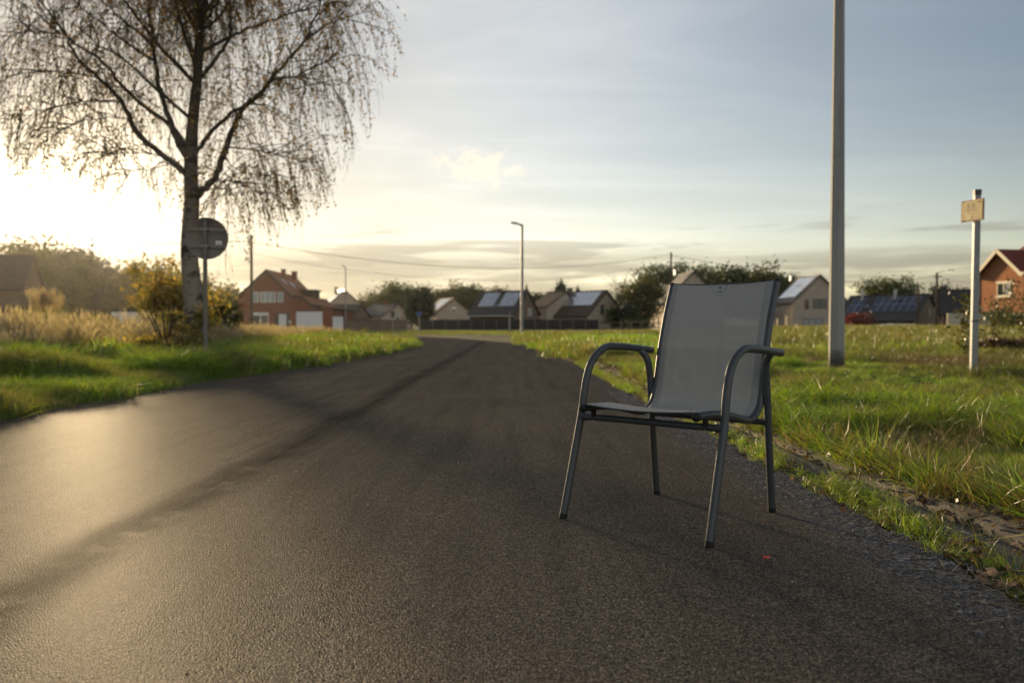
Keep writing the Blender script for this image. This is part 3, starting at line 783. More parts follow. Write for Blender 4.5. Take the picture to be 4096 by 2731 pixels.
def weed(px, base, top, D, label):
    p = at(px, top, D); zb = hz(p.x, D); H = p.z - zb; r = np.random.default_rng(int(px))
    t = thing('tall_weed', label, 'weed', (p.x, D, zb), 0, 'tall weeds by the sign post')
    m = MB(); q = spline([(0, 0, -.05), (r.normal(0, .04), 0, H * .5), (r.normal(0, .08), 0, H)], 5); m.tube(q, list(np.linspace(.012, .004, len(q))), 5, False)
    obj('stem', m, mat('weed_stem', (.12, .10, .04), .8, .2), t)
    P = np.array([list(q[i]) for i in r.integers(3, len(q), 170)]) + r.normal(0, .10, (170, 3)) * [1, 1, .6]
    V, F, A = leaf_quads(P, .05, r); obj('foliage', mesh_np('foliage', V, [F], False, {'rnd': A}), F_OLIVE, t)['kind'] = 'stuff'
weed(4035, 1330, 1120, 24, 'tall leafy weed in front of the brick house window')
weed(3975, 1330, 1195, 23, 'leafy weed left of the tall one below the brick gable')
weed(3870, 1330, 1195, 13, 'thin seed stalk just left of the sign post')
weed(4085, 1330, 1175, 25, 'leafy weed at the right edge below the red roof')

# ------------------------------------------------------------------ birch
BD = 15.5
K1 = 1 / 1.3835
BIRCH_BARK = bpy.data.materials.new('birch_bark'); BIRCH_BARK.use_nodes = True
def _bb():
    T = NT(BIRCH_BARK.node_tree); b = T.n['Principled BSDF']; P = T.new('ShaderNodeTexCoord').outputs['Object']
    x, y, z = T.sep(P)
    n = T.noise(T.comb(T.math('MULTIPLY', x, 1.4), T.math('MULTIPLY', y, 1.4), T.math('MULTIPLY', z, 3.0)), 2.6, 5, .65)
    low = T.smooth(z, 5.5, 2.2)
    c = T.mix(T.smooth(n, .48, .60), (.20, .17, .14), (.05, .042, .034))
    T.put(b.inputs['Base Color'], T.mix(low, (.075, .062, .048), c))
    b.inputs['Roughness'].default_value = .85; b.inputs['Specular IOR Level'].default_value = .2
    bn = T.new('ShaderNodeBump'); bn.inputs['Strength'].default_value = .7; bn.inputs['Distance'].default_value = .03
    T.put(bn.inputs['Height'], n); T.l.new(bn.outputs[0], b.inputs['Normal'])
_bb()
def birch():
    r = np.random.default_rng(21)
    base = at(778, 1300, BD); gz = hz(base.x, BD)
    t = thing('birch_tree', 'large weeping birch with thin autumn foliage behind the round sign', 'tree', (base.x, BD, gz))
    O = Vector((base.x, BD, gz))
    def p3(zx, zy, off=0.0): return at(zx * K1, zy * K1, BD + off) - O
    tr = [Vector((.05, 0, -.3)), Vector((.0, 0, .15))] + [at(px, py, BD) - O for px, py in ((779, 1270), (774, 1200), (768, 1130), (760, 1060), (757, 980), (762, 880), (767, 800), (764, 690), (765, 600), (770, 500), (780, 400), (792, 280), (797, 150), (795, 0), (792, -200), (800, -420), (805, -620), (800, -820))]
    rad = [.26, .22, .195, .185, .172, .163, .158, .147, .139, .130, .125, .105, .098, .09, .08, .068, .055, .042, .028, .012]
    m = MB(); m.tube(spline(tr, 4), list(np.interp(np.linspace(0, len(rad) - 1, (len(rad) - 1) * 4 + 1), range(len(rad)), rad)), 14)
    obj('trunk', m, BIRCH_BARK, t)
    limbs = [  # points in the first zoom, start radius, lean in depth
     ([(1030, 965), (1010, 945), (900, 860), (770, 750), (710, 640), (665, 550), (540, 430), (430, 320), (360, 190), (250, 40), (190, -80)], .075, -.25),
     ([(1045, 850), (1020, 800), (950, 700), (800, 590), (690, 490), (570, 340), (430, 250), (330, 180), (180, 60), (40, -30)], .060, .35),
     ([(1040, 880), (1010, 830), (960, 720), (900, 560), (870, 420), (845, 260), (820, 0), (800, -200), (770, -400)], .075, -.15),
     ([(850, 260), (740, 160), (640, 80), (550, -10), (430, -160)], .035, .3), ([(848, 335), (730, 260), (620, 180), (470, 60), (330, -60)], .032, -.4),
     ([(1075, 455), (980, 350), (870, 250), (760, 60), (700, -80)], .034, .5),
     ([(1085, 1090), (1110, 1065), (1190, 980), (1240, 850), (1290, 720), (1350, 600), (1430, 530), (1510, 430), (1600, 330), (1690, 220), (1760, 60), (1830, -120)], .085, .2),
     ([(1070, 860), (1090, 835), (1150, 750), (1240, 660), (1340, 590), (1400, 545), (1500, 455), (1620, 425), (1780, 350), (1900, 270)], .055, -.35),
     ([(1120, 420), (1200, 320), (1270, 210), (1280, 60), (1330, -120), (1400, -300)], .045, -.3), ([(1120, 285), (1250, 220), (1400, 150), (1600, 80), (1750, 40), (1950, -10)], .042, .45),
     ([(1105, 160), (1200, 20), (1260, -120), (1350, -330)], .04, .2), ([(1265, 815), (1400, 830), (1550, 860), (1700, 900)], .018, -.2),
     ([(668, 565), (540, 560), (420, 570), (310, 590), (150, 660), (70, 740)], .018, .2), ([(540, 430), (430, 410), (300, 400), (150, 380)], .016, -.3),
     ([(1010, 930), (900, 900), (830, 940), (740, 940), (680, 1000)], .014, .1), ([(1100, 60), (1040, -80), (900, -300), (800, -480)], .05, -.3), ([(1690, 220), (1850, 120), (2050, 60)], .025, .1),
     ([(1100, -150), (1250, -300), (1500, -380), (1800, -330)], .04, -.4), ([(1100, -120), (900, -250), (600, -300), (300, -220)], .04, .4), ([(1510, 430), (1700, 430), (1850, 480)], .016, .2),
     ([(1160, 1050), (1210, 1045), (1300, 1060), (1380, 1100)], .012, .0), ([(1190, 985), (1260, 1000), (1350, 1020), (1440, 1080)], .012, .2), ([(1240, 860), (1300, 930), (1400, 960), (1500, 1010)], .013, -.2), ([(900, 865), (800, 850), (650, 850), (520, 880)], .013, .2), ([(720, 660), (600, 650), (430, 680), (300, 740)], .013, -.2), ([(360, 190), (220, 180), (80, 190), (-60, 230)], .02, .1)]
    lines = []
    for i, (pts, r0, lean) in enumerate(limbs):
        x0 = pts[0][0]
        q = spline([p3(a, b, lean * abs(a - x0) * K1 / FPX * BD) for a, b in pts], 5)
        q = [p + Vector((0, 0, 0)) if k < 3 else p + Vector(r.normal(0, .012, 3)) for k, p in enumerate(q)]
        lines.append((q, r0))
    # limbs towards and away from the viewer, and the top beyond the frame
    for i in range(26):
        h0 = r.uniform(4.2, 10.6); a = r.choice([-1, 1]) * math.pi / 2 + r.normal(0, .6) if h0 < 8 else r.uniform(0, 6.28)
        L = r.uniform(2.2, 4.0) * (1 - .35 * max(0, (h0 - 7) / 4)); e = R(r.uniform(30, 55))
        s = Vector((np.interp(h0 + gz, [0, 12], [0, .2]), 0, h0)); d = Vector((math.cos(a) * math.cos(e), math.sin(a) * math.cos(e), math.sin(e)))
        side = Vector((-math.sin(a), math.cos(a), 0)) * r.normal(0, .3)
        lines.append((spline([s, s + d * L * .35 + side * .3, s + d * L * .7 + side + Vector((0, 0, .1)), s + d * L + side * 1.3 + Vector((0, 0, -.15))], 5), .045))
    for q, r0 in lines:
        m = MB(); m.tube(q, list(np.linspace(r0 * .9, max(.005, r0 * .13), len(q))), 8 if r0 > .03 else 6, True); obj('limb', m, BIRCH_BARK, t)
    # secondary branches
    starts = []; sec = MB()
    for q, r0 in lines:
        n = len(q); Ltot = sum((q[i + 1] - q[i]).length for i in range(n - 1))
        for k in range(int(Ltot * (5.3 if r0 > .02 else 10))):
            i = int(r.uniform(.22, .98) * (n - 1)); p = q[i]; tg = (q[min(i + 1, n - 1)] - q[max(0, i - 1)]).normalized()
            d = (tg * r.uniform(.3, .9) + Vector(r.normal(0, .55, 3)) + Vector((0, 0, .22))).normalized(); L = r.uniform(.4, 1.35)
            b = [p, p + d * L * .4 + Vector((0, 0, .04)), p + d * L * .8, p + d * L + Vector((0, 0, -.12 * L))]
            b = spline(b, 3); sec.tube(b, list(np.linspace(.010, .004, len(b))), 4, False)
            for j in range(2, len(b)):
                starts.append((b[j], d)); 
                if r.random() < .12: starts.append((b[j], (d + Vector(r.normal(0, .6, 3))).normalized()))
        for i in range(int(n * .3), n): starts.append((q[i], Vector(r.normal(0, 1, 3)).normalized()))
    obj('branches', sec, BIRCH_BARK, t)
    # weeping twigs
    S = np.array([list(s[0]) for s in starts]); D = np.array([list(s[1]) for s in starts])
    N = len(S); NS = 9; L = r.gamma(2.6, .47, N).clip(.25, 3.4)
    P = np.zeros((N, NS, 3)); P[:, 0] = S; d = D.copy()
    for k in range(1, NS):
        d = d + np.array([0, 0, -.55]) + r.normal(0, .16, (N, 3)); d /= np.linalg.norm(d, axis=1)[:, None]
        P[:, k] = P[:, k - 1] + d * (L / (NS - 1))[:, None]
    Wp = P + np.array(O); pxs = 2048 + FPX * Wp[:, :, 0] / Wp[:, :, 1]; pys = 1304 - FPX * (Wp[:, :, 2] - CAM_H) / Wp[:, :, 1]
    bx = [-900, 0, 60, 300, 450, 560, 640, 760, 820, 850, 950, 1060, 1150, 1300, 1360, 1450, 1550, 1660, 1900]; by = [250, 560, 720, 745, 860, 760, 800, 900, 1000, 1090, 1110, 960, 900, 860, 720, 600, 380, 110, -300]
    lim = np.interp(pxs, bx, by) + r.normal(0, 45, (N, 1))
    okm = np.cumprod(pys < lim, axis=1).astype(bool)
    cnt = okm.sum(1); keep = cnt >= 3; P, okm, cnt, L = P[keep], okm[keep], cnt[keep], L[keep]
    N = len(P)
    last = np.take_along_axis(P, (cnt - 1)[:, None, None].repeat(3, 2), 1)
    P = np.where(okm[:, :, None], P, last)
    rr = np.linspace(.0034, .0014, NS)[None, :, None, None]
    tri = np.array([[1, 0, 0], [-.5, .87, 0], [-.5, -.87, 0]])[None, None]
    Vt = (P[:, :, None, :] + tri * rr).reshape(-1, 3)
    I = np.arange(N * NS * 3).reshape(N, NS, 3)
    Fq = np.concatenate([np.stack([I[:, :-1, j], I[:, :-1, (j + 1) % 3], I[:, 1:, (j + 1) % 3], I[:, 1:, j]], -1).reshape(-1, 4) for j in range(3)])
    obj('twigs', mesh_np('twigs', Vt, [Fq]), mat('twig', (.055, .04, .028), .8, .2), t)
    # leaves strung along the twigs, thinner on the left
    n = 78000; wt = r.gamma(.9, 1, N); ti = r.choice(N, n, p=wt / wt.sum()); f = r.uniform(.05, 1, n) * (cnt[ti] - 1); i0 = np.floor(f).astype(int); i1 = np.minimum(i0 + 1, NS - 1); w = (f - i0)[:, None]
    Q = P[ti, i0] * (1 - w) + P[ti, i1] * w + r.normal(0, .022, (n, 3))
    dens = np.interp(Q[:, 0], [-4.5, -1, .5, 3], [.42, .55, .8, 1.0]); k = r.random(n) < dens; Q = Q[k]
    V, F, A = leaf_quads(Q, .026, r, 0, .62)
    o = obj('leaves', mesh_np('leaves', V, [F], False, {'rnd': A}), leafmat('birch_leaf', [(0, (.07, .06, .016)), (.5, (.15, .105, .024)), (.85, (.28, .16, .03)), (1, (.42, .24, .04))], .5, osc=.0), t)
    o['kind'] = 'stuff'
birch()

# ------------------------------------------------------------------ houses
BRICK = m_brick('red_brick', (.21, .066, .038), (.27, .09, .052), (.20, .12, .09))
BRICK_R = m_brick('orange_brick', (.36, .135, .058), (.43, .17, .075), (.32, .21, .13))
BRICK_B = m_brick('beige_brick', (.40, .335, .26), (.45, .38, .30), (.40, .35, .29))
BRICK_G = m_brick('brown_brick', (.155, .115, .085), (.19, .14, .10), (.19, .16, .13))
TILE_O = m_tiles('orange_tiles', (.19, .066, .026), (.26, .095, .036))
TILE_D = m_tiles('dark_tiles', (.038, .034, .032), (.062, .056, .052), .6)
TILE_B = m_tiles('brown_tiles', (.060, .040, .030), (.085, .058, .042))
TILE_R = m_tiles('red_tiles', (.14, .032, .022), (.18, .05, .032))
WHITE = mat('white_paint', (.68, .67, .64), .5, .4, var=.06, vscale=3)
PLAST = mat('white_plastic', (.70, .71, .72), .4, .5)
GLASS = mat('window_glass', (.035, .045, .055), .06, .8)
CURT = mat('net_curtain_glass', (.34, .36, .36), .12, .7)
DFRAME = mat('dark_frame', (.03, .028, .026), .4, .5)
GLARE = mat('solar_glare', (.50, .52, .55), .16, .8, .7)  # pale metallic base stands in for sky reflected off the panel glass
SOLAR = mat('solar_cell', (.016, .026, .055), .10, .8)
ALU = mat('aluminium', (.55, .55, .55), .35, .5, .9)
FASC = mat('fascia', (.05, .045, .04), .6, .3)
HG = 'houses around the field'

class House:
    def __init__(s, name, label, loc, rz, w, d, eave, ridge, wallm, roofm, oh=.35, fasc=FASC, group=HG):
        s.root = thing(name, label, 'house', loc, rz, group); s.w, s.d, s.e, s.r = w, d, eave, ridge
        s.th = math.atan((ridge - eave) / (w / 2)); s.sl = math.hypot(w / 2, ridge - eave)
        obj('wall', MB().prism([(-w / 2, -.5), (w / 2, -.5), (w / 2, eave), (0, ridge), (-w / 2, eave)], 0, d), wallm, s.root)
        for f in ('rl', 'rr'):
            M = s.face(f, d / 2, 0); L = s.sl + oh
            rf = obj('roof', MB().box((0, -L / 2, .07 + (.001 if f == 'rl' else 0)), (d + 2 * oh, L, .12)), roofm, s.root, M)
            obj('gutter', MB().box((0, -L - .04, .05), (d + 2 * oh, .09, .13)), fasc, rf)
            for e in (-1, 1): obj('verge_board', MB().box((e * (d / 2 + oh + .012), -L / 2, .045), (.022, L, .20)), fasc, rf)
        obj('ridge_cap', MB().tube([(0, -oh, ridge + .16), (0, d + oh, ridge + .16)], .09, 8), roofm, s.root)
    def face(s, f, u, z):
        """matrix of a face frame: a along, b up, c outward; roofs: u along the ridge, z measured down from the ridge (negative b)"""
        w = s.w
        if f == 'front': o, b, c = (u, 0, z), (0, 0, 1), (0, -1, 0)
        elif f == 'back': o, b, c = (u, s.d, z), (0, 0, 1), (0, 1, 0)
        elif f == 'left': o, b, c = (-w / 2, u, z), (0, 0, 1), (-1, 0, 0)
        elif f == 'right': o, b, c = (w / 2, u, z), (0, 0, 1), (1, 0, 0)
        else:
            sg = 1 if f == 'rr' else -1; cs, sn = math.cos(s.th), math.sin(s.th)
            b = (-sg * cs, 0, sn); c = (sg * sn, 0, cs); o = (sg * cs * z, u, s.r - sn * z)
        b, c = Vector(b), Vector(c); a = b.cross(c)
        M = Matrix((a, b, c)).transposed().to_4x4(); M.translation = Vector(o)
        return M
    def window(s, f, u, z, w, h, frame=None, glass=None, mull=1, name='window', sill=False, lift=0.0, fw=.07):
        frame, glass = frame or PLAST, glass or GLASS
        m = MB(); dd = .06
        for x in (-w / 2 + fw / 2, w / 2 - fw / 2): m.box((x, 0, lift + dd / 2), (fw, h, dd))
        for y in (-h / 2 + fw / 2, h / 2 - fw / 2): m.box((0, y, lift + dd / 2 - .002), (w - 2 * fw, fw, dd))
        for k in range(1, mull): m.box((-w / 2 + w * k / mull, 0, lift + dd / 2 - .004), (fw, h - 2 * fw, dd))
        o = obj(name, m, frame, s.root, s.face(f, u, z))
        for k in range(mull):
            obj('pane', MB().box((-w / 2 + w * (k + .5) / mull, 0, lift + .016), (w / mull - fw * .8, h - fw * 1.6, .02)), glass, o)
        if sill: obj('sill', MB().box((0, -h / 2 - .05, .06), (w + .15, .08, .14)), mat('stone_sill', (.30, .28, .25), .8, .3), o)
        return o
    def door(s, f, u, z, w, h, m, name='door'):
        o = obj(name, MB().box((0, 0, .03), (w, h, .06)), m, s.root, s.face(f, u, z)); return o
    def panels(s, f, u0, z0, nc, nr, pw=1.0, ph=1.65, skip=(), sm=None):
        if not hasattr(s, 'pm'):
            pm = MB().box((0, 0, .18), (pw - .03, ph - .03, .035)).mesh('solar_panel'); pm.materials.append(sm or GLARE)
            fr = MB()
            for x in (-1, 1): fr.box((x * (pw / 2 - .022), 0, .185), (.035, ph - .03, .04))
            for y in (-1, 1): fr.box((0, y * (ph / 2 - .022), .1845), (pw - .08, .035, .04))
            fm = fr.mesh('panel_frame'); fm.materials.append(ALU); s.pm = pm; s.fm = fm
        for c in range(nc):
            for r_ in range(nr):
                if (c, r_) in skip: continue
                p = obj('solar_panel', s.pm, None, s.root, s.face(f, u0 + c * pw, z0 + r_ * ph)); obj('panel_frame', s.fm, None, p)
    def chimney(s, x, y, h, w=.6, m=None):
        c = obj('chimney', MB().box((0, 0, 0), (w, w, h)), m or BRICK, s.root, Matrix.Translation((x, y, s.r + .1)))
        obj('chimney_cap', MB().box((0, 0, h / 2 + .05), (w + .14, w + .14, .09)), mat('cap_stone', (.12, .11, .10), .8, .3), c)
    def skylight(s, f, u, z, w=.8, h=1.1): s.window(f, u, z, w, h, DFRAME, mat('bright_glass', (.10, .12, .14), .05, .9), 1, 'roof_window', lift=.14)

def XZ(px, py, D):
    p = at(px, py, D); return p.x, p.z

# red brick house with the swept roof: profile traced on its front plane
def swept_house():
    D = 112.0
    pr = [(948, 1195), (1067, 1084), (1167, 1186), (1212, 1190), (1243, 1220), (1287, 1229)]
    pts = [XZ(a, b, D) for a, b in pr]; x0 = pts[1][0]; dep = 14.0
    t = thing('brick_house', 'red brick house with swept orange tiled roof and white garage door', 'house', (x0, D, 0), 0, HG)
    pts = [(a - x0, b) for a, b in pts]; xr = XZ(1330, 1236, D); xr = (xr[0] - x0, xr[1])
    wall = [(pts[0][0] + .25, -.5), (xr[0], -.5), xr, (pts[5][0] - .1, pts[5][1] - .05)] + [(p[0], p[1] - .05) for p in reversed(pts[1:5])] + [(pts[0][0] + .25, pts[0][1] - .12)]
    obj('wall', MB().prism(wall, 0, dep), BRICK, t)
    def slab(poly, th, y0, y1):
        n = len(poly); up = [(p[0], p[1] + th) for p in poly]
        return MB().prism(list(poly) + up[::-1], y0, y1)
    top = [(p[0], p[1] + .02) for p in pts]
    for seg, nm in ((top[:2], 'roof'), (top[1:], 'roof')):
        rf = obj(nm, slab(seg, .22, -.45, dep + .3), TILE_O, t)
        obj('verge_board', slab([(p[0], p[1] - .16) for p in seg], .34, -.50, -.452), FASC, rf)
    g = obj('flat_roof', MB().box(((xr[0] + pts[5][0]) / 2 + .3, dep / 2, xr[1] + .05), (xr[0] - pts[5][0] + .8, dep, .14)), FASC, t)
    sc = D / FPX
    def win(px0, px1, py0, py1, mull, glass, frame=WHITE, name='window'):
        (ax, az), (bx, bz) = XZ(px0, py1, D), XZ(px1, py0, D); w, h = bx - ax, bz - az; m = MB(); fw = .10
        for x in (-w / 2 + fw / 2, w / 2 - fw / 2): m.box((x, -.03, 0), (fw, .06, h))
        for z in (-h / 2 + fw / 2, h / 2 - fw / 2): m.box((0, -.032, z), (w - 2 * fw, .06, fw))
        for k in range(1, mull): m.box((-w / 2 + w * k / mull, -.034, 0), (.12, .06, h - 2 * fw))
        o = obj(name, m, frame, t, Matrix.Translation(((ax + bx) / 2 - x0, 0, (az + bz) / 2)))
        for k in range(mull): obj('pane', MB().box((-w / 2 + w * (k + .5) / mull, -.012, 0), (w / mull - .08, .02, h - .16)), glass, o)
        return o
    win(1010, 1034, 1168, 1209, 1, CURT); win(1041, 1102, 1168, 1209, 3, CURT); win(1111, 1133, 1168, 1209, 1, CURT)
    w1 = win(1010, 1075, 1252, 1305, 2, GLASS); obj('shutter_box', MB().box((0, -.10, .80), (2.3, .12, .42)), WHITE, w1)
    (ax, az), (bx, bz) = XZ(1186, 1330, D), XZ(1290, 1246, D)
    gd = obj('garage_door', MB().box((0, -.035, 0), (bx - ax, .07, bz)), WHITE, t, Matrix.Translation(((ax + bx) / 2 - x0, 0, bz / 2)))
    obj('door_lintel', MB().box((0, -.05, bz / 2 + .12), (bx - ax + .3, .10, .22)), mat('lintel', (.12, .06, .045), .8, .2), gd)
    (ax, az), (bx, bz) = XZ(1116, 1330, D), XZ(1146, 1256, D)
    obj('porch_shade', MB().box(((ax + bx) / 2 - x0 - .1, -.015, bz / 2 + .06), (2.0, .03, bz + .12)), DFRAME, t)  # flat dark sheet in place of a shaded porch opening
    fd = obj('front_door', MB().box((0, -.055, 0), (bx - ax, .05, bz)), WHITE, t, Matrix.Translation(((ax + bx) / 2 - x0, 0, bz / 2)))
    obj('door_handle', MB().box((.35, -.10, 0), (.04, .05, .25)), ALU, fd)
    obj('mailbox', MB().box((XZ(1160, 1280, D)[0] - x0, -.06, 1.35), (.3, .10, .4)), WHITE, t)
    for px, top_, bot, w in ((1131, 1079, 1100, .55), (1175, 1088, 1120, .68)):
        dy = 6.5 if px == 1131 else 11.0
        a = XZ(px, top_, D + dy); zb = 8.1
        ch = obj('chimney', MB().box((0, 0, 0), (w, w, a[1] - zb + 1.2)), BRICK, t, Matrix.Translation((a[0] - x0 + .1, dy, (a[1] + zb - 1.2) / 2)))
        obj('chimney_cap', MB().box((0, 0, (a[1] - zb + 1.2) / 2 + .04), (w + .14, w + .14, .09)), FASC, ch)
    # dormer on the right slope, roof windows
    b0, b1 = XZ(1208, 1199, D + 7), XZ(1262, 1164, D + 7)
    dm = obj('dormer', MB().box((0, 0, 0), (b1[0] - b0[0], 3.2, b1[1] - b0[1] + .6)), mat('dormer_boards', (.05, .04, .032), .8, .3), t, Matrix.Translation(((b0[0] + b1[0]) / 2 - x0, 8, (b0[1] + b1[1]) / 2 - .3)))
    obj('dormer_roof', MB().box((0, 0, (b1[1] - b0[1]) / 2 + .4), (b1[0] - b0[0] + .6, 3.8, .16)), FASC, dm)
    obj('dormer_window', MB().box(((b1[0] - b0[0]) / 2 + .02, 0, .1), (.05, 1.6, .8)), GLASS, dm)
    th = math.atan2(pts[1][1] - pts[2][1], pts[2][0] - pts[1][0])
    for px, yy_ in ((1137, 3.2), (1174, 6.5)):
        k = .42 if yy_ < 4 else .52
        xx = pts[1][0] + (pts[2][0] - pts[1][0]) * k; zz = pts[1][1] + (pts[2][1] - pts[1][1]) * k + .26
        M = Matrix.Translation((xx, yy_, zz)) @ Matrix.Rotation(th, 4, 'Y')
        rw = obj('roof_window', MB().box((0, 0, 0), (1.2, .9, .08)), DFRAME, t, M); obj('pane', MB().box((0, 0, .03), (1.0, .7, .06)), mat('bright_glass', (.10, .12, .14), .05, .9), rw)
    return t
swept_house()

# white-roofed gable behind it (sheet roof mirrors the low sun)
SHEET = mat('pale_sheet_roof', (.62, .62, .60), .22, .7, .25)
def gable(name, label, px, peak, D, rz, w, d, eave_py, wm, rm, **kw):
    p = at(px, peak, D); e = at(px, eave_py, D).z
    return House(name, label, (p.x, D, 0), R(rz), w, d, e, p.z, wm, rm, **kw)
h = gable('gable_house', 'tan gabled house with a glaring pale roof behind the brick house', 1379, 1163, 165, 22, 7.2, 9, 1222, BRICK_B, SHEET); h.chimney(-1.2, 3.5, 1.5, .6, BRICK_G)
h.window('front', 0, 3.6, 1.0, 1.2)
h = gable('small_house', 'low house with a dark hipped roof behind the brick garden wall', 1443, 1222, 140, 70, 6, 7, 1268, BRICK_G, TILE_D); h.window('front', 0, 1.2, 1, 1)
h = gable('small_house', 'small grey-roofed house with a tan gable left of the round tree', 1590, 1216, 150, 42, 7, 8, 1262, BRICK_B, TILE_D); h.chimney(0, 4, 1.0); h.window('front', 0, 1.9, .9, 1.2)
h = gable('gable_house', 'tan gabled house with a small arched window and pale solar roof', 1815, 1194, 150, 24, 6.6, 8, 1246, BRICK_B, TILE_B)
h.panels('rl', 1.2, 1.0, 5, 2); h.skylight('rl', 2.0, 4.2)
h.window('front', 0, 3.6, .8, .7, WHITE)
obj('arch', MB().prism([(.40 * math.cos(a), .40 * math.sin(a)) for a in np.linspace(0, math.pi, 12)], -.06, 0), WHITE, h.root, Matrix.Translation((0, 0, 3.95)))
h = gable('solar_house', 'brown house with two separate solar arrays on its roof', 2107, 1166, 128, 58, 7.4, 8.6, 1254, BRICK_G, TILE_D)
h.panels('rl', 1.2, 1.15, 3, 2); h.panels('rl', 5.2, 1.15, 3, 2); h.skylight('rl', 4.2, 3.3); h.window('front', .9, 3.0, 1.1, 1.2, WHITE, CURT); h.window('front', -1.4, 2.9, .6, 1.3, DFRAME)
h.chimney(0, 5.2, .7, .6, BRICK_G)
obj('veranda_roof', MB().box((-4.7, 4.2, 2.35), (2.2, 8, .12)), WHITE, h.root)
h = gable('solar_house', 'brown-roofed house with one large stepped solar array', 2425, 1165, 128, 38, 8.4, 10.5, 1262, BRICK_B, TILE_B)
h.panels('rl', 1.1, 1.0, 8, 2, skip=((7, 1),)); h.chimney(-.6, 8.0, 1.2, .7, BRICK_G)
h.window('front', -.9, 3.4, .7, 1.6, DFRAME); h.window('front', 1.6, 2.4, .8, 1.5, DFRAME); h.window('left', 3, 1.1, 2.4, 1.4, DFRAME, mull=2); h.window('left', 7.5, 1.1, 1.6, 1.4, DFRAME)
h2 = gable('house_wing', 'cream side wing with a brown roof left of the stepped array house', 2260, 1168, 133, 38, 8, 4, 1225, BRICK_B, TILE_B); h2.window('left', 2, 1.4, 1.2, 1.2, DFRAME)
# two beige houses
h = gable('beige_house', 'beige gabled house behind the chair back with a sunlit side wall', 2776, 1086, 128, 0, 9.9, 11.5, 1212, BRICK_B, TILE_D)
h.window('front', -1.6, 4.4, 1.0, 1.3, DFRAME); h.window('front', 1.5, 4.4, 1.6, 1.3, DFRAME, mull=2); h.window('front', 0, 1.3, 2.4, 1.6, DFRAME, mull=2); h.window('left', 4, 1.4, 1.0, 1.6, DFRAME); h.window('left', 8, 1.4, .8, 1.4, DFRAME)
h.chimney(-2.2, 4, 1.0, .35, ALU)
h = gable('beige_house', 'beige gabled house with a bright solar roof left of the grey pole', 3280, 1102, 130, 0, 8.8, 10, 1206, BRICK_B, TILE_D)
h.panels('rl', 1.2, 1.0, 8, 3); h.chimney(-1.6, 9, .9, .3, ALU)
h.window('front', -2.1, 4.3, .65, 1.6, DFRAME, mat('warm_glass', (.12, .08, .06), .08, .8)); h.window('front', 0, 4.4, 2.3, 1.6, DFRAME, mull=2); h.window('front', -1.2, 1.1, 3.2, 1.7, DFRAME, CURT, mull=3)
h.window('left', 3, 1.6, 1.8, 2.0, DFRAME, mull=2); h.window('left', 7.5, 1.4, 1.2, 1.5, DFRAME)
# dark roof with blue panels
h = gable('solar_house', 'dark-roofed house with two grids of blue solar panels', 3712, 1180, 108, 40, 9.2, 10.5, 1280, BRICK_G, TILE_D)
h.panels('rl', 1.0, 1.4, 6, 2, sm=SOLAR); h.panels('rl', 8.3, 1.6, 2, 2); h.skylight('rl', 7.3, 2.6)
for y in (4.0, 8.6): h.chimney(-.9, y, 1.5, .3, ALU)
h.window('front', .6, 2.6, 1.3, 1.3, DFRAME, mull=2); h.window('left', 3, .9, 2.0, 1.0, DFRAME, mull=2)
# far-left farmhouse
h = gable('farmhouse', 'dark-roofed farmhouse at the far left edge below the trees', 128, 1028, 95, 106, 9, 14, 1160, BRICK_G, TILE_D); h.window('front', 0, 2.6, .9, 1.2, WHITE, CURT)
h.window('front', 1.4, 1.2, 1.0, 1.2, WHITE, CURT)
# dark gable left of the right-hand brick house
h = gable('dark_house', 'house with a steep dark roof left of the right-hand brick house', 3885, 1164, 100, 62, 5, 3.2, 1250, BRICK_G, TILE_D); h.window('front', 0, 2.0, 1, 1.2)

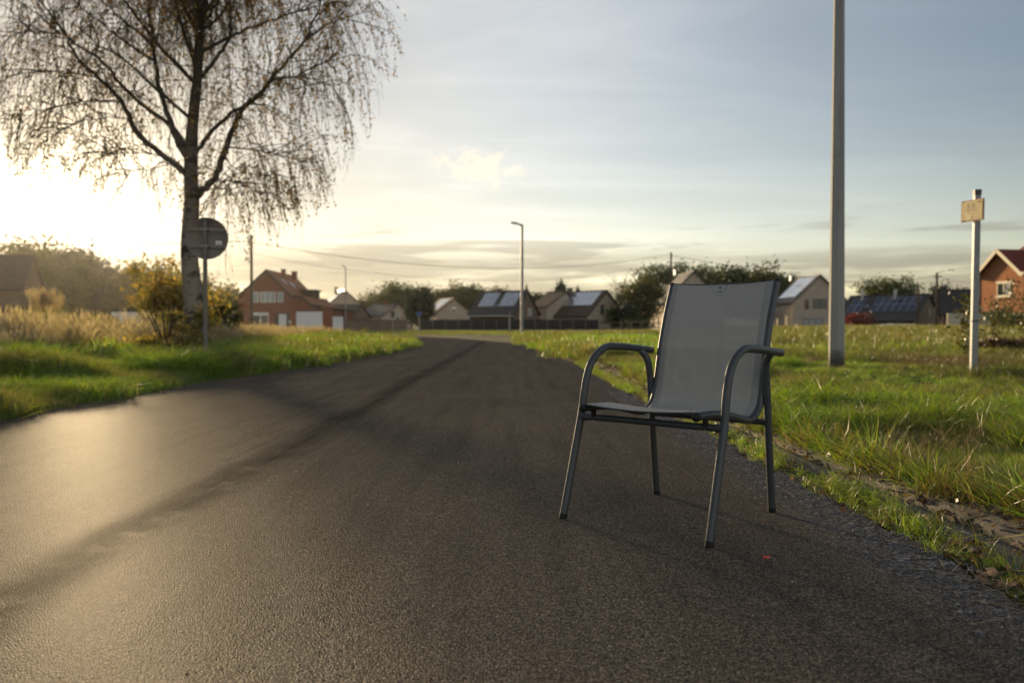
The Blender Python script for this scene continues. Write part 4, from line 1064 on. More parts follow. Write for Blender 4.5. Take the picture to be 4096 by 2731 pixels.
def right_brick():
    D = 74.0; RZ = R(-78); fx = 1 / .66
    t = thing('brick_house', 'orange brick house with cream bargeboards and red roof at the right edge', 'house', (at(4003, 1250, D).x, D, 0), RZ, HG)
    s = D / FPX; CREAM = mat('cream_paint', (.62, .54, .36), .5, .4)
    hx = 73 * s * fx; pk = at(4003, 1000, D).z; ev = at(4003, 1096, D).z
    obj('wall', MB().prism([(-hx, -.5), (hx, -.5), (hx, ev), (0, pk - .25), (-hx, ev)], 0, 5), BRICK_R, t)
    th = math.atan2(pk - ev, hx)
    for sg in (-1, 1):
        L = math.hypot(hx, pk - ev) + .45
        M = Matrix.Translation((0, 0, pk)) @ Matrix.Rotation(sg * th, 4, 'Y')
        rf = obj('roof', MB().box((sg * L / 2, 2.3, .02 + .001 * sg), (L, 5.6, .14)), TILE_R, t, M)
        obj('bargeboard', MB().box((sg * (L / 2 - .02), -.55, -.04), (L, .06, .30)), CREAM, rf)
        obj('eave_box', MB().box((sg * (hx + .2), -.30, ev - .12), (.62, .55, .26)), CREAM, t)
    # second gable set back on the left
    xl = -hx - 1.15
    obj('rear_wall', MB().prism([(xl, -.5), (hx, -.5), (hx, ev), (-.2, pk - .5), (xl, ev - .1)], 1.4, 9), BRICK_R, t)
    th2 = math.atan2(pk - ev, -.2 - xl) ; L2 = math.hypot(pk - ev, -.2 - xl) + .4
    M = Matrix.Translation((-.2, 0, pk - .3)) @ Matrix.Rotation(-th2, 4, 'Y')
    r2 = obj('rear_roof', MB().box((-L2 / 2, 4.4, .02), (L2, 7.0, .14)), TILE_R, t, M); obj('bargeboard', MB().box((-L2 / 2, .86, -.04), (L2, .06, .30)), CREAM, r2)
    # main hip roof behind, rising to the right
    z0, zt = ev - .1, pk + 2.9
    V = [(xl - .1, 1.6, z0 + .2), (11, 1.6, z0 + .2), (11, 9, z0 + .2), (xl - .1, 9, z0 + .2), (1.6, 5.0, zt), (7, 5.0, zt)]
    m = MB(); m.add(V, [(0, 1, 5, 4), (1, 2, 5), (2, 3, 4, 5), (3, 0, 4), (3, 2, 1, 0)]); obj('main_roof', m, TILE_R, t)
    obj('main_wall', MB().box(((xl + 11) / 2, 5.4, z0 / 2 - .2), (11 - xl - .6, 6.9, z0 + .5)), BRICK_R, t)
    obj('main_fascia', MB().box(((hx + 11) / 2 + .3, 1.54, z0 + .1), (11 - hx - .4, .08, .24)), CREAM, t)
    def win(u, z, w, hh, y, mull):
        m = MB(); fw = .09
        for x in (-w / 2 + fw / 2, w / 2 - fw / 2): m.box((x, -.03, 0), (fw, .06, hh))
        for zz in (-hh / 2 + fw / 2, hh / 2 - fw / 2): m.box((0, -.032, zz), (w - 2 * fw, .06, fw))
        for k in range(1, mull): m.box((-w / 2 + w * k / mull, -.034, 0), (.09, .06, hh - 2 * fw))
        o = obj('window', m, CREAM, t, Matrix.Translation((u, y, z)))
        for k in range(mull): obj('pane', MB().box((-w / 2 + w * (k + .5) / mull, -.012, 0), (w / mull - .07, .02, hh - .14)), CURT if k else GLASS, o)
        obj('sill', MB().box((0, -.07, -hh / 2 - .06), (w + .2, .16, .12)), CREAM, o); obj('lintel', MB().box((0, -.02, hh / 2 + .07), (w + .3, .05, .14)), CREAM, o)
    win((4013 - 4003) * s * fx, at(4013, 1158, D).z, 44 * s * fx, 54 * s, 0, 2)
    win(-hx - .5, at(3935, 1160, D).z, .5, 1.2, 1.4, 1)
    obj('drainpipe', MB().tube([(-hx - .06, -.06, 0), (-hx - .06, -.06, ev)], .05, 8), mat('zinc', (.35, .36, .37), .45, .5, .6), t)
right_brick()

# ------------------------------------------------------------------ walls and fences
def wall_thing(name, label, px0, px1, top, D, m, cat='wall', nseg=1, capm=None):
    a, b = at(px0, top, D), at(px1, top, D); L = (b.x - a.x)
    t = thing(name, label, cat, (a.x, D, 0)); pw = L / nseg
    for i in range(nseg):
        obj('wall_panel' if nseg > 1 else 'wall_body', MB().box((pw * (i + .5), .06, a.z / 2 - .1), (pw - (.01 if nseg > 1 else 0), .12, a.z + .2)), m, t)
        if nseg > 1: obj('post', MB().box((pw * i, .05, a.z / 2), (.14, .16, a.z + .06)), capm or m, t)
    obj('coping', MB().box((L / 2, .06, a.z + .03), (L + .1, .2, .07)), capm or m, t)
    return t
wall_thing('garden_wall', 'long brown brick garden wall right of the brick house', 1389, 1628, 1281, 104, BRICK_G, capm=mat('coping_dark', (.06, .05, .045), .8, .3))
wall_thing('concrete_wall', 'pale concrete panel wall left of the right-hand brick house', 3794, 3985, 1256, 66, mat('pale_concrete', (.42, .38, .30), .9, .2, var=.12, vscale=2), nseg=3)
wall_thing('garden_gate', 'pair of white arched garage gates beside the brick house', 1333, 1372, 1268, 112, WHITE, cat='gate', nseg=2)
def fence():
    D = 106.0; z1 = at(1700, 1277, D).z
    xs = [at(1680 + 51.0 * i, 1280, D).x for i in range(15)]
    t = thing('panel_fence', 'long dark panel fence with concrete posts at the end of the road', 'fence', (xs[0], D, 0)); ox = xs[0]
    DK = mat('dark_panel', (.020, .020, .022), .7, .3, var=.25, vscale=2); PC = mat('post_concrete', (.10, .10, .10), .85, .3, var=.2); BS = mat('base_concrete', (.26, .25, .23), .9, .2, var=.2)
    pw = xs[1] - xs[0]
    pm = MB().box((pw / 2, 0, z1 / 2 + .14), (pw - .13, .05, z1 - .28)).mesh('panel'); pm.materials.append(DK)
    qm = MB().box((0, 0, z1 / 2 + .03), (.13, .14, z1 + .08)).mesh('post'); qm.materials.append(PC)
    bm = MB().box((pw / 2, -.002, .06), (pw - .13, .07, .40)).mesh('base_board'); bm.materials.append(BS)
    for i in range(14):
        for nm, me in (('panel', pm), ('base_board', bm)): obj(nm, me, None, t).location = (xs[i] - ox, 0, -.05 if nm == 'panel' else 0)
    for i in range(15): obj('post', qm, None, t).location = (xs[i] - ox, 0, 0)
fence()
def rail_fence():
    D = 88; t0 = at(2400, 1290, D); WD = mat('old_wood', (.13, .11, .085), .9, .2, var=.3)
    t = thing('rail_fence', 'short broken wooden rail fence between dark fence and beige house', 'fence', (t0.x, D, 0)); r = random.Random(2)
    for i in range(8): obj('post', MB().tube([(i * 1.15, 0, -.2), (i * 1.15 + r.uniform(-.1, .1), 0, r.uniform(1.0, 1.5))], .06, 6), WD, t)
    for z in (.55, 1.05): obj('rail', MB().tube([(0, 0, z), (4, .02, z + .12), (8.1, 0, z - .05)], .05, 5), WD, t)
rail_fence()
p = at(449, 1252, 44)
t = thing('white_panel_wall', 'low long white panel wall beyond the dry grass on the left', 'wall', (p.x, 44, 0)); L = (551 - 430) / FPX * 44
obj('panel_board', MB().box((L / 2, 0, p.z / 2), (L, .06, p.z)), WHITE, t); obj('rail_cap', MB().box((L / 2, 0, p.z + .03), (L + .06, .12, .06)), WHITE, t)
for i in range(2): obj('post', MB().box((L * i, .05, p.z / 2 - .05), (.08, .08, p.z)), ALU, t)

# ------------------------------------------------------------------ poles, lamps, cables
GALV = mat('galvanised', (.22, .22, .22), .5, .5, .35, var=.15, vscale=3)
WOOD = mat('pole_wood', (.085, .065, .048), .9, .2, var=.3, vscale=3, bump=.5, bscale=30)
def street_lamp(label, px, top, D, arm_px, r0, z0=None, m=None):
    p = at(px, top, D); zb = hz(p.x, D) if z0 is None else z0; H = p.z - zb; a = arm_px / FPX * D
    t = thing('street_lamp', label, 'street lamp', (p.x, D, zb), 0, 'street lamps along the road')
    m = m or GALV
    obj('pole', MB().tube(spline([(0, 0, -.1), (0, 0, H * .5), (0, 0, H - .35), (a * .04, 0, H - .12), (a * .18, 0, H - .02), (a * .3, 0, H + .03)], 5), list(np.linspace(r0, r0 * .55, 26)), 10), m, t)
    obj('base_door', MB().box((0, -r0 - .004, .9), (r0 * .9, .012, .4)), m, t)
    M = Matrix.Translation((a * .65, 0, H + .09)) @ Matrix.Rotation(math.atan2(.14, abs(a)) * (1 if a < 0 else -1), 4, 'Y')
    hd = obj('lamp_head', MB().prism([(-abs(a) * .36, -.05), (abs(a) * .36, -.05), (abs(a) * .36, .03), (0, .07), (-abs(a) * .30, .05)], -.13, .13), mat('lamp_housing', (.06, .06, .06), .4, .5), t, M)
    obj('lens', MB().box((-.0, 0, -.058), (abs(a) * .5, .2, .012)), mat('lamp_lens', (.4, .4, .36), .2, .6), hd)
street_lamp('tall street lamp on the grass at the bend of the road', 2088, 898, 58, -44, .115, z0=0.0)
street_lamp('thin distant lamp post beside the brick house gates', 1382, 1067, 100, -14, .08, z0=0)
# big concrete pole
def concrete_pole():
    D = 11.8; p = at(3345, 1478, D); zb = hz(p.x, D)
    t = thing('concrete_pole', 'tall square grey concrete pole standing in the grass on the right', 'pole', (p.x, D, zb), R(-12))
    m = MB(); w0, w1, H = .102, .042, 9.5; c = .80
    V = []
    for z, w in ((-.4, w0 + .003), (0, w0), (H, w1)):
        V += [(a * w, b * w, z) for a, b in ((-1, -c), (-c, -1), (c, -1), (1, -c), (1, c), (c, 1), (-c, 1), (-1, c))]
    F = [(i * 8 + j, i * 8 + (j + 1) % 8, (i + 1) * 8 + (j + 1) % 8, (i + 1) * 8 + j) for i in range(2) for j in range(8)]
    m.add(V, F); m.add(V[-8:], [tuple(range(8))])
    mt = bpy.data.materials.new('pole_concrete'); mt.use_nodes = True
    T = NT(mt.node_tree); b = T.n['Principled BSDF']; P = T.new('ShaderNodeTexCoord').outputs['Object']; x, y, z = T.sep(P)
    n = T.noise(P, 5, 5, .65); n2 = T.noise(T.comb(T.math('MULTIPLY', x, 12), T.math('MULTIPLY', y, 12), T.math('MULTIPLY', z, .5)), 1, 4, .6)
    cc = T.mix(T.smooth(n2, .3, .7), (.23, .23, .22), (.31, .31, .295))
    cc = T.mix(T.smooth(n, .5, .8, 0, .3), cc, (.16, .15, .13))
    foot_tone = T.smooth(T.math('ADD', z, T.math('MULTIPLY', T.math('SUBTRACT', n, .5), .5)), .34, .10)      # darker towards its foot, edge broken up by noise
    cc = T.mix(T.math('MULTIPLY', foot_tone, .85), cc, (.035, .034, .024))
    T.put(b.inputs['Base Color'], cc); b.inputs['Roughness'].default_value = .9; b.inputs['Specular IOR Level'].default_value = .25
    bn = T.new('ShaderNodeBump'); bn.inputs['Strength'].default_value = .5; bn.inputs['Distance'].default_value = .01; T.put(bn.inputs['Height'], n); T.l.new(bn.outputs[0], b.inputs['Normal'])
    obj('pole_shaft', m, mt, t)
    obj('pole_cap', MB().box((0, 0, H + .03), (.14, .14, .06)), mat('cap_stone', ()), t)
    a = obj('lamp_arm', MB().tube(spline([(0, 0, H - .2), (-.3, 0, H + .25), (-1.2, 0, H + .4)], 5), .03, 8), GALV, t); obj('lamp_head', MB().box((-1.45, 0, H + .4), (.6, .24, .1)), mat('lamp_housing', ()), a)
concrete_pole()
def sign_post():
    D = 10.3; p = at(3893, 1508, D); zb = hz(p.x, D); H = at(3893, 764, D).z - zb
    t = thing('sign_post', 'thin grey square post with a small cream plate at the right', 'sign post', (p.x, D, zb), R(-10))
    t.rotation_euler = (0, R(.55), R(-12))
    w = .036
    obj('post', MB().box((0, 0, H / 2 - .2), (2 * w, 2 * w, H + .3)), mat('post_grey', (.24, .25, .25), .5, .4, .2, var=.12, vscale=4), t)
    obj('post_cap', MB().box((0, 0, H - .02), (2 * w + .008, 2 * w + .008, .07)), mat('post_cap', (.05, .06, .06), .5, .4), t)
    zc = (at(3897, 843, D).z - zb); M = Matrix.Translation((-.055, -.02, zc)) @ Matrix.Rotation(R(-60), 4, 'Z')
    W, Hh = .335, .275
    pl = obj('plate', MB().box((0, 0, 0), (W, .016, Hh)), mat('plate_rim', (.42, .22, .14), .5, .4), t, M)
    obj('plate_face', MB().box((0, -.0095, 0), (W - .03, .004, Hh - .03)), mat('plate_cream', (.60, .47, .25), .5, .4, var=.06, vscale=12), pl)
    for sx in (-1, 1):
        for sz in (-1, 1): obj('screw', MB().box((sx * (W / 2 - .016), -.012, sz * (Hh / 2 - .016)), (.018, .006, .018)), mat('screw', (.6, .45, .3), .3, .6, .5), pl)
    FA = mat('faded_print', (.40, .34, .20), .5, .4)
    for (x, z, a, b) in ((-.062, .062, .03, .055), (.012, .062, .035, .055), (-.02, .018, .17, .008), (-.02, .002, .17, .006)):
        obj('faded_print', MB().box((x, -.0122, z), (a, .0015, b)), FA, pl)
    obj('sticker', MB().box((-.045, -.0122, -.082), (.07, .0015, .06)), mat('sticker_pale', (.72, .62, .38), .5, .4), pl)
    obj('sticker', MB().box((-.085, -.0122, -.028), (.035, .0015, .04)), mat('sticker_pale', ()), pl)
    obj('emblem', MB().box((.105, -.0122, .098), (.042, .0015, .014)), mat('print_black', (.03, .03, .03), .5, .4), pl)
    obj('strap', MB().box((0, 0, zc), (2 * w + .01, 2 * w + .012, .02)), GALV, t)
    obj('strap', MB().box((0, 0, .72), (2 * w + .008, 2 * w + .008, .02)), mat('post_cap', ()), t)
sign_post()
def round_sign():
    D = 12.4; p = at(823, 1412, D); zb = hz(p.x, D); zc = at(826, 952, D).z - zb; Rr = 84 / FPX * D
    t = thing('round_sign', 'back of a round grey traffic sign on a steel pole before the birch', 'traffic sign', (p.x, D, zb), R(6))
    GB = mat('sign_back', (.19, .165, .14), .7, .3, 0, var=.08, vscale=4)
    obj('pole', MB().tube([(0, 0, -.3), (0, 0, zc + Rr * .82)], .034, 14), mat('sign_pole', (.14, .125, .105), .6, .3, 0, var=.1), t)
    obj('pole_cap', MB().tube([(0, 0, zc + Rr * .82), (0, 0, zc + Rr * .82 + .015)], .036, 14), mat('post_cap', ()), t)
    m = MB(); prof = [(0, -.0), (Rr - .02, 0), (Rr - .006, .002), (Rr, .012), (Rr, .026), (Rr - .01, .026), (Rr - .012, .010), (0, .008)]
    m.lathe(prof, 56)
    d = obj('disc', m, GB, t, Matrix.Translation((.012, .075, zc)) @ Matrix.Rotation(R(90), 4, 'X'))
    for dz in (-.125, .135):
        b = obj('bracket', MB().box((.012, .052, zc + dz), (Rr * 1.72, .022, .05)), GB, t); obj('clamp', MB().box((0, .01, zc + dz), (.10, .085, .035)), GALV, b)
    s = obj('sticker', MB().box((Rr * .60, .046, zc - .083), (.092, .002, .092)), mat('sticker_white', (.62, .62, .60), .5, .4), t)
    obj('sticker_mark', MB().box((Rr * .60, .0445, zc - .083), (.034, .001, .034)), mat('sticker_olive', (.34, .33, .16), .5, .4), s)
round_sign()
def wood_pole(label, px, top, D, r0, z0=0, lamp=False):
    p = at(px, top, D); H = p.z - z0
    t = thing('utility_pole', label, 'utility pole', (p.x, D, z0), 0, 'wooden utility poles')
    obj('pole', MB().tube([(0, 0, -.3), (0, 0, H)], [r0, r0 * .75], 10), WOOD, t)
    obj('crossarm', MB().box((0, -r0, H - .5), (.9 if lamp else .3, .08, .1)), WOOD, t)
    for s in (-1, 1): obj('insulator', MB().lathe([(.02, 0), (.05, .04), (.05, .1), (.02, .14)], 8, (s * (.38 if lamp else .1), -r0, H - .45)), mat('porcelain', (.3, .28, .25), .3, .6), t)
    if lamp:
        a = obj('lamp_arm', MB().tube([(0, 0, H - .2), (.5, 0, H + .1), (1.1, 0, H + .22)], .035, 7), GALV, t); obj('lamp_head', MB().box((1.5, 0, H + .27), (.9, .22, .12)), WHITE, a)
    return Vector((p.x, D, p.z))
pa = wood_pole('wooden utility pole with a cable just right of the birch foliage', 1005, 941, 70, .15)
pb = wood_pole('utility pole rising behind the chair back', 2684, 1010, 98, .15)
pc = wood_pole('utility pole with a lamp arm between the dark roof and the sign post', 3748, 1090, 92, .15, 0, True)
pd_ = wood_pole('shorter utility pole in front of the blue solar roof', 3672, 1140, 96, .13)
CAB = mat('cable_black', (.035, .032, .03), .7, .3)
def cable(label, a, b, sag, r=.028):
    t = thing('overhead_cable', label, 'cable', tuple(a), 0, 'overhead cables')
    a, b = Vector(a), Vector(b)
    obj('cable_span', MB().tube([(b - a) * k - Vector((0, 0, sag * 4 * k * (1 - k))) for k in np.linspace(0, 1, 40)], r, 5), CAB, t)
cable('upper overhead cable sagging across the road between the two utility poles', pa + Vector((0, 0, -.6)), pb + Vector((0, 0, -.2)), 2.0, .022)
cable('lower overhead cable under the first across the road', pa + Vector((0, 0, -1.6)), pb + Vector((0, 0, -1.2)), 2.3, .014)
cable('overhead cable at the far left above the hedge line', pa + Vector((0, 0, -.5)), at(-500, 958, 66), .35, .03)
cable('overhead cable running right from the pole behind the chair', pb + Vector((0, 0, -.3)), pd_ + Vector((0, 0, -.3)), .5, .022)
cable('cable from the lamp-arm pole towards the blue solar roof', pc + Vector((-.3, 0, -.4)), at(3300, 1145, 110), .4, .022)
cable('cable from the lamp-arm pole to the right-hand brick house', pc + Vector((.3, 0, -.4)), at(3925, 1122, 77), .4, .022)
def small_sign(label, px, top, bottom, D, pw, ph, m, r=.03):
    p = at(px, top, D); zb = 0
    t = thing('road_sign', label, 'road sign', (p.x, D, zb), 0, 'small signs at the bend')
    obj('pole', MB().tube([(0, 0, -.2), (0, 0, p.z)], r, 8), GALV, t); obj('plate', MB().box((-pw * .45 if pw > .6 else 0, -r - .012, p.z - ph / 2), (pw, .02, ph)), m, t)
small_sign('blue street name plate on a thin pole before the dark fence', 1676, 1248, 1344, 62, .42, .26, mat('sign_blue', (.03, .09, .28), .4, .5))
small_sign('back of a small dark sign on a thin pole near the bend', 1571, 1243, 1344, 60, .30, .5, mat('sign_dark', (.05, .055, .05), .5, .4))
p = at(2038, 1250, 66)
t = thing('marker_post', 'pale concrete marker post just left of the street lamp', 'post', (p.x, 66, 0)); obj('post_shaft', MB().box((0, 0, p.z / 2 - .1), (.15, .15, p.z + .2)), BS_ if False else mat('base_concrete', ()), t)
obj('post_top', MB().prism([(-.075, 0), (.075, 0), (0, .07)], -.075, .075), mat('base_concrete', ()), t, Matrix.Translation((0, 0, p.z + .001)))

# white parked car, roof just showing over the meadow
def car():
    p = at(3580, 1303, 84)
    t = thing('parked_car', 'white parked car whose roof shows over the meadow grass on the right', 'car', (p.x, 84, 0), R(8))
    WP = mat('car_white', (.70, .70, .70), .25, .6, coat=.6)
    prof = [(-1.95, .35), (-1.95, .75), (-1.75, .88), (-1.05, .92), (-.45, 1.0), (1.75, 1.0), (1.95, .8), (1.95, .35)]
    obj('body', MB().prism(prof, -.82, .82), WP, t)
    cab = [(-1.0, .95), (-.35, p.z - .03), (1.2, p.z), (1.75, .98)]
    obj('cabin', MB().prism(cab, -.70, .70), WP, t)
    for s in (-1, 1):
        obj('side_window', MB().prism([(-.8, 1.0), (-.32, p.z - .10), (1.1, p.z - .08), (1.5, 1.02)], s * .705 - .008, s * .705 + .008), GLASS, t)
        for x in (-1.25, 1.2):
            w = obj('wheel', MB().tube([(x, s * .70, .31), (x, s * .86, .31)], .31, 18), mat('tyre', (.02, .02, .02), .9, .2), t); obj('rim', MB().tube([(x, s * .80, .31), (x, s * .87, .31)], .19, 14), ALU, w)
        obj('headlight', MB().box((-1.94, s * .6, .72), (.06, .32, .14)), mat('lamp_lens', ()), t)
car()

# ------------------------------------------------------------------ chair
def chair():
    t = thing('garden_chair', 'grey metal garden armchair with woven mesh sling standing on the road', 'chair', (.694, 3.166, 0.0), R(-40.65))
    FR = mat('anthracite_powder_coat', (.040, .046, .050), .38, .5, .0, var=.10, vscale=40, bump=.12, bscale=900)
    RUB = mat('black_rubber', (.012, .012, .012), .7, .3)
    r = .0152
    for s in (-1, 1):
        legp = [(s * .306, -.405, .012), (s * .3045, -.348, .204), (s * .303, -.292, .395), (s * .301, -.278, .468)]
        armp = [(s * .301, -.278, .468), (s * .300, -.262, .532), (s * .299, -.237, .586), (s * .298, -.199, .624), (s * .297, -.152, .648), (s * .296, -.105, .6575), (s * .2955, -.050, .656), (s * .2945, .03, .6515), (s * .293, .225, .6345)]
        full = spline(legp[:-1] + armp, 8); cut = 8 * 3
        leg = obj('leg', MB().tube(full[:cut + 1], r, 20), FR, t)
        arm = MB().tube(full[cut:], r, 20); e = Vector(armp[-1]); dr = (e - Vector(armp[-2])).normalized()
        arm.tube([e - dr * .001, e + dr * .004, e + dr * .007], [r, r * .86, r * .45], 20)
        obj('armrest', arm, FR, t)
        obj('foot_cap', MB().tube([(s * .3063, -.408, .0), (s * .3060, -.403, .018)], r + .0006, 20), RUB, leg)
        rear = spline([(s * .262, .219, .012), (s * .262, .200, .165), (s * .262, .181, .33), (s * .262, .168, .46), (s * .262, .156, .545), (s * .265, .147, .588), (s * .275, .139, .615), (s * .290, .130, .634)], 8)
        rl = obj('leg', MB().tube(rear, r * .97, 18), FR, t)
        obj('foot_cap', MB().tube([(s * .262, .2205, .0), (s * .262, .2185, .018)], r + .0006, 20), RUB, rl)
        prof = [(-.372, .428), (-.32, .4275), (-.255, .426), (-.187, .421), (-.106, .409), (-.032, .393), (.027, .382), (.072, .381), (.112, .395), (.145, .421), (.162, .455), (.175, .497), (.2, .60), (.224, .69), (.258, .79), (.298, .882), (.316, .922)]
        rp = spline([(s * .2375, a, b) for a, b in prof], 6)
        rail = obj('seat_rail', MB().tube(rp, .0145, 18), FR, t)
        c = Vector(rp[0]); cap = MB(); cap.tube([c + Vector((0, .006, 0)), c + Vector((0, -.003, 0)), c + Vector((0, -.009, 0)), c + Vector((0, -.014, .0)), c + Vector((0, -.0165, 0))], [.0158, .0162, .0145, .009, .001], 20); obj('rail_cap', cap, RUB, rail)
        c = Vector(rp[-1]); dd = (rp[-1] - rp[-2]).normalized(); cap = MB(); cap.tube([c - dd * .004, c + dd * .003, c + dd * .007, c + dd * .009], [.0152, .0152, .011, .002], 18); obj('rail_cap', cap, RUB, rail)
        sp = obj('spacer', MB().tube([(s * .2375, -.302, .388), (s * .2375, -.302, .418)], .010, 12), RUB, t)
        obj('bolt', MB().tube([(s * .236, -.302, .376), (s * .236, -.302, .366)], .006, 8), mat('zinc_bolt', (.4, .4, .4), .3, .5, .9), sp)
        obj('bolt', MB().tube([(s * .225, .163, .457), (s * .268, .167, .457)], .006, 10), RUB, t)
    fl = [-.300, -.285, -.268, -.24]; fr_ = [.0185, .0165, .0138, .0128]
    obj('crossbar', MB().tube([(x, -.294, .3855) for x in fl] + [(-x, -.294, .3855) for x in reversed(fl)], fr_ + fr_[::-1], 16), FR, t)
    obj('crossbar', MB().tube([(-.262, .177, .362), (.262, .177, .362)], .0125, 14), FR, t)
    # sling
    pr = spline([(0, a, b) for a, b in prof], 8); nu = 33
    cum = [0.0]
    for i in range(1, len(pr)): cum.append(cum[-1] + (pr[i] - pr[i - 1]).length)
    V = []; UV = []; n = len(pr)
    for i, p in enumerate(pr):
        tg = (pr[min(i + 1, n - 1)] - pr[max(i - 1, 0)]).normalized(); nr = Vector((0, -tg.z, tg.y))   # towards the sitter
        if nr.z < 0 and p.z < .5: nr = -nr
        sag = .012 if p.y < .05 else .006
        endf = min(1, (n - 1 - i) / 10)
        for j in range(nu):
            u = -1 + 2 * j / (nu - 1); x = u * .2375
            off = .0158 - sag * (1 - u * u) - (.0156 * max(0, (abs(u) - .93) / .07) ** 2)
            q = p + nr * off - tg * (.010 * (1 - u * u) * (1 if i == n - 1 else 0)); V.append((x + math.copysign(.006, u) * max(0, (abs(u) - .9) / .1), q.y, q.z)); UV.append((x, cum[i]))
    F = [(i * nu + j, i * nu + j + 1, (i + 1) * nu + j + 1, (i + 1) * nu + j) for i in range(n - 1) for j in range(nu - 1)]
    me = bpy.data.meshes.new('sling'); me.from_pydata(V, [], F); me.polygons.foreach_set('use_smooth', [True] * len(F))
    ul = me.uv_layers.new(name='UVMap')
    for pl in me.polygons:
        for li in pl.loop_indices: ul.data[li].uv = UV[me.loops[li].vertex_index]
    sl = obj('sling', me, m_weave(), t)
    HEM = mat('hem_cloth', (.045, .047, .052), .7, .3)
    obj('front_hem', MB().tube([(x, V[j][1] - .001, V[j][2] - .001) for j, x in ((k, V[k][0]) for k in range(1, nu - 1))], .0032, 8), HEM, sl)
    obj('top_hem', MB().tube([(V[(n - 1) * nu + k][0], V[(n - 1) * nu + k][1], V[(n - 1) * nu + k][2]) for k in range(1, nu - 1)], .0022, 8), HEM, sl)
    # badge with its two letters
    i0 = n - 7; p = Vector(V[i0 * nu + nu // 2]); tg = (Vector(V[(i0 + 3) * nu + nu // 2]) - Vector(V[(i0 - 3) * nu + nu // 2])).normalized()
    nr = Vector((1, 0, 0)).cross(tg); a = Vector((1, 0, 0))
    M = Matrix((a, tg, nr)).transposed().to_4x4(); M.translation = p + nr * .0015 + a * .002
    bd = obj('badge', MB().box((0, 0, .001), (.028, .027, .004)), mat('badge_grey', (.30, .34, .37), .45, .5), t, M)
    rim = MB()
    for x in (-1, 1): rim.box((x * .0125, 0, .0035), (.0022, .026, .0012))
    for y in (-1, 1): rim.box((0, y * .0122, .00345), (.0228, .0018, .0012))
    obj('badge_rim', rim, mat('badge_rim', (.42, .46, .49), .4, .5), bd)
    cu = bpy.data.curves.new('letters', 'FONT'); cu.body = 'BK'; cu.size = .0155; cu.extrude = .0004; cu.align_x = 'CENTER'; cu.align_y = 'CENTER'; cu.space_character = .82
    tmp = bpy.data.objects.new('letters', cu); COL.objects.link(tmp); bpy.context.view_layer.update()
    lm_ = bpy.data.meshes.new_from_object(tmp.evaluated_get(bpy.context.evaluated_depsgraph_get())); bpy.data.objects.remove(tmp)
    lm_.materials.clear(); lo = obj('letters', lm_, mat('badge_dark', (.03, .038, .048), .5, .4), bd); lo.location = (0, .0005, .0036)
chair()

# ------------------------------------------------------------------ small things on the ground
def leaf_curl(name, label, x, y, size, m, seed, rz, z=None, cat='leaf'):
    r = random.Random(seed); n = 7; V = []; F = []
    for i in range(n):
        u = i / (n - 1); w = size * .42 * math.sin(math.pi * (.08 + .9 * u)) * r.uniform(.75, 1.15)
        for j in (-1, 0, 1): V.append((size * (u - .5), j * w, size * (.10 * math.sin(3 * u) + (.22 * abs(j)) * r.uniform(.3, 1)) + .002))
    for i in range(n - 1):
        for j in range(2): F.append((i * 3 + j, i * 3 + j + 1, (i + 1) * 3 + j + 1, (i + 1) * 3 + j))
    m_ = MB(); m_.add(V, F, True)
    o = obj(name, m_, m); o.location = (x, y, (max(hz(x, y), 0.0) if z is None else z) + .001); o.rotation_euler = (0, 0, rz)
    return tag(o, label, cat)
leaf_curl('red_leaf_scrap', 'tiny bright red leaf scrap on the asphalt in front of the chair', 0.808, 2.515, .026, mat('red_leaf', (.80, .03, .012), .5, .4), 1, .6, 0.001)
BRN = mat('brown_leaf', (.13, .055, .025), .7, .3, var=.3, vscale=40); TAN = mat('tan_leaf', (.26, .17, .11), .7, .3, var=.2, vscale=40)
leaf_curl('fallen_leaf', 'curled red-brown leaf in the gutter at the right edge', 1.55, 2.36, .075, BRN, 2, .4, .0)
leaf_curl('fallen_leaf', 'pale curled leaf among the weeds near the right edge', 1.39, 2.33, .05, TAN, 3, 1.2, .004)
leaf_curl('fallen_leaf', 'pale pinkish leaf on the weeds beside the rear chair leg', 1.44, 3.30, .05, TAN, 4, 2.2, .004)
leaf_curl('fallen_leaf', 'brown leaf lying at the asphalt edge halfway along the weeds', 1.40, 2.95, .055, BRN, 5, .9, .003)
leaf_curl('fallen_leaf', 'long dark brown leaf lying in the concrete channel', 1.58, 2.95, .06, BRN, 6, 1.7, .0)
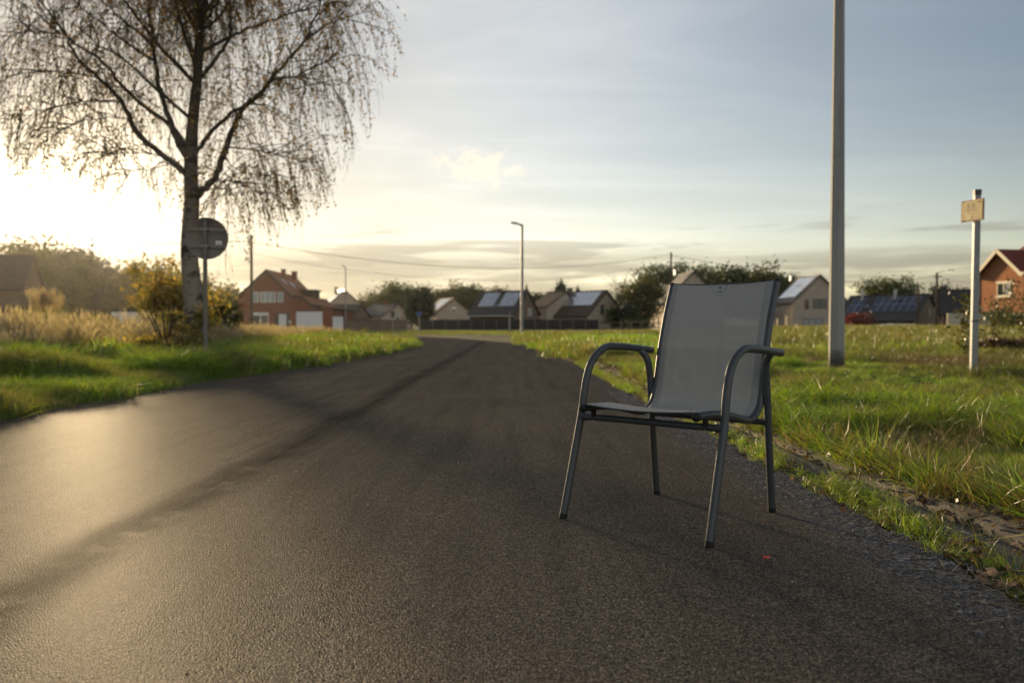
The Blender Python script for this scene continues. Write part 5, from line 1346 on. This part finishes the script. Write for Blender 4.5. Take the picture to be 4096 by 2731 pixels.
def litter():
    """leaf litter along the kerb, straw and grit: uncountable small stuff"""
    r = np.random.default_rng(6)
    n = 5200; y = r.uniform(1.5, 20, n) ; x = redge(y) + np.where(r.random(n) < .5, r.normal(.40, .07, n), r.normal(.10, .06, n))
    k = (vnoise(y, y * 0 + 8, 1.2) > -.20) | (r.random(n) < .3); x, y = x[k], y[k]; n = len(x)
    z = np.maximum(np.maximum(hgt(x, y), 0), np.interp(x - redge(y), [.33, .38, .52], [0, .045, .07])) + r.uniform(.003, .02, n)
    V, F, A = leaf_quads(np.stack([x, y, z], -1), .019, r, .75, .55)
    o = obj('fallen_leaves', mesh_np('fallen_leaves', V, [F], False, {'rnd': A}), leafmat('litter', [(0, (.035, .022, .014)), (.5, (.10, .055, .03)), (.85, (.20, .12, .07)), (1, (.30, .20, .12))], .2, osc=0)); tag(o, 'brown leaf litter along the kerb and gutter', kind='stuff')
    n = 1500; x = r.uniform(-4, 1.4, n); y = r.uniform(1.5, 12, n); s = r.gamma(2, .0011, n).clip(.0012, .0045)
    k = (r.random(n) < np.interp(x, [-4, .6, 1.2], [.25, .35, 1])) & ((x > -.5) | (y > 3.2)); x, y, s = x[k], y[k], s[k]; n = len(x)
    ico = np.array([[1, 0, -.2], [0, 1, 0], [-1, 0, .1], [0, -1, 0], [0, 0, .7], [.6, .6, .4]]); fa = np.array([[0, 5, 4], [5, 1, 4], [1, 2, 4], [2, 3, 4], [3, 0, 4], [0, 1, 5]])
    V = (ico[None] * s[:, None, None] * r.uniform(.7, 1.3, (n, 1, 3)) + np.stack([x, y, x * 0 + .001], -1)[:, None]).reshape(-1, 3); F = (fa[None] + (np.arange(n) * 6)[:, None, None]).reshape(-1, 3)
    o = obj('grit', mesh_np('grit', V, [F]), mat('grit_stone', (.26, .24, .21), .8, .3, var=.7, vscale=60)); tag(o, 'loose grit and small stones scattered on the asphalt', kind='stuff')
    n = 9000; y = 1.25 + r.random(n) ** 1.7 * 4.2; x = r.uniform(-.7, 1.35, n); s = r.gamma(3, .00055, n).clip(.0007, .0034)
    k = r.random(n) < np.clip(.5 + 1.3 * vnoise(x, y, .45), .12, 1); x, y, s = x[k], y[k], s[k]; n = len(x)
    V = (ico[None] * s[:, None, None] * r.uniform(.6, 1.4, (n, 1, 3)) + np.stack([x, y, x * 0 + .0004], -1)[:, None]).reshape(-1, 3); F = (fa[None] + (np.arange(n) * 6)[:, None, None]).reshape(-1, 3)
    mm = bpy.data.materials.new('chipping_stone'); mm.use_nodes = True; T = NT(mm.node_tree)
    T.put(T.n['Principled BSDF'].inputs['Base Color'], T.ramp(T.new('ShaderNodeAttribute', attribute_name='rnd').outputs['Fac'], [(0, (.012, .011, .010)), (.5, (.05, .045, .04)), (.85, (.15, .13, .11)), (1, (.38, .34, .28))]))
    T.n['Principled BSDF'].inputs['Roughness'].default_value = .7; T.n['Principled BSDF'].inputs['Specular IOR Level'].default_value = .15
    o = obj('chippings', mesh_np('chippings', V, [F], False, {'rnd': np.repeat(r.random(n), 6)}), mm); tag(o, 'fine stone chippings standing proud of the asphalt in the foreground', kind='stuff')
    n = 4200; y = r.uniform(1.3, 9, n); x = redge(y) - np.abs(r.normal(0, .16, n)) + .05; s = r.gamma(3, .0016, n).clip(.002, .013)
    V = (ico[None] * s[:, None, None] * r.uniform(.6, 1.4, (n, 1, 3)) + np.stack([x, y, x * 0 + .001], -1)[:, None]).reshape(-1, 3); F = (fa[None] + (np.arange(n) * 6)[:, None, None]).reshape(-1, 3)
    o = obj('gravel', mesh_np('gravel', V, [F]), mat('gravel_stone', (.16, .16, .165), .85, .3, var=.55, vscale=80)); tag(o, 'coarse grey gravel crumbling along the right asphalt edge', kind='stuff')
    n = 260; y = r.uniform(1.6, 6, n); x = redge(y) + r.normal(.02, .08, n); a = r.uniform(0, 6.28, n); L = r.uniform(.03, .12, n)
    d = np.stack([np.cos(a), np.sin(a), r.normal(0, .08, n)], -1) * L[:, None]; w = np.stack([-np.sin(a), np.cos(a), 0 * a], -1) * .0018; c = np.stack([x, y, r.uniform(.006, .02, n)], -1)
    V = np.stack([c - d - w, c + d - w * .5, c + d + w * .5, c - d + w], 1).reshape(-1, 3)
    o = obj('dry_straw', mesh_np('dry_straw', V, [np.arange(4 * n).reshape(-1, 4)], False, {'rnd': np.repeat(r.random(n), 4)}), G_DRY); tag(o, 'dry straw stalks lying along the asphalt edge', kind='stuff')
litter()

# ------------------------------------------------------------------ evening haze: one box of thin air round camera and scene
def haze():
    m = bpy.data.materials.new('haze_air'); m.use_nodes = True
    T = NT(m.node_tree); T.n.clear(); out = T.new('ShaderNodeOutputMaterial')
    v = T.new('ShaderNodeVolumePrincipled'); v.inputs['Color'].default_value = (.95, .90, .82, 1); v.inputs['Density'].default_value = .00006; v.inputs['Anisotropy'].default_value = .82
    T.l.new(v.outputs[0], out.inputs['Volume'])
    o = obj('haze', MB().box((0, 130, 12), (700, 300, 27)), m); tag(o, 'thin evening haze over the whole place', kind='stuff')
haze()
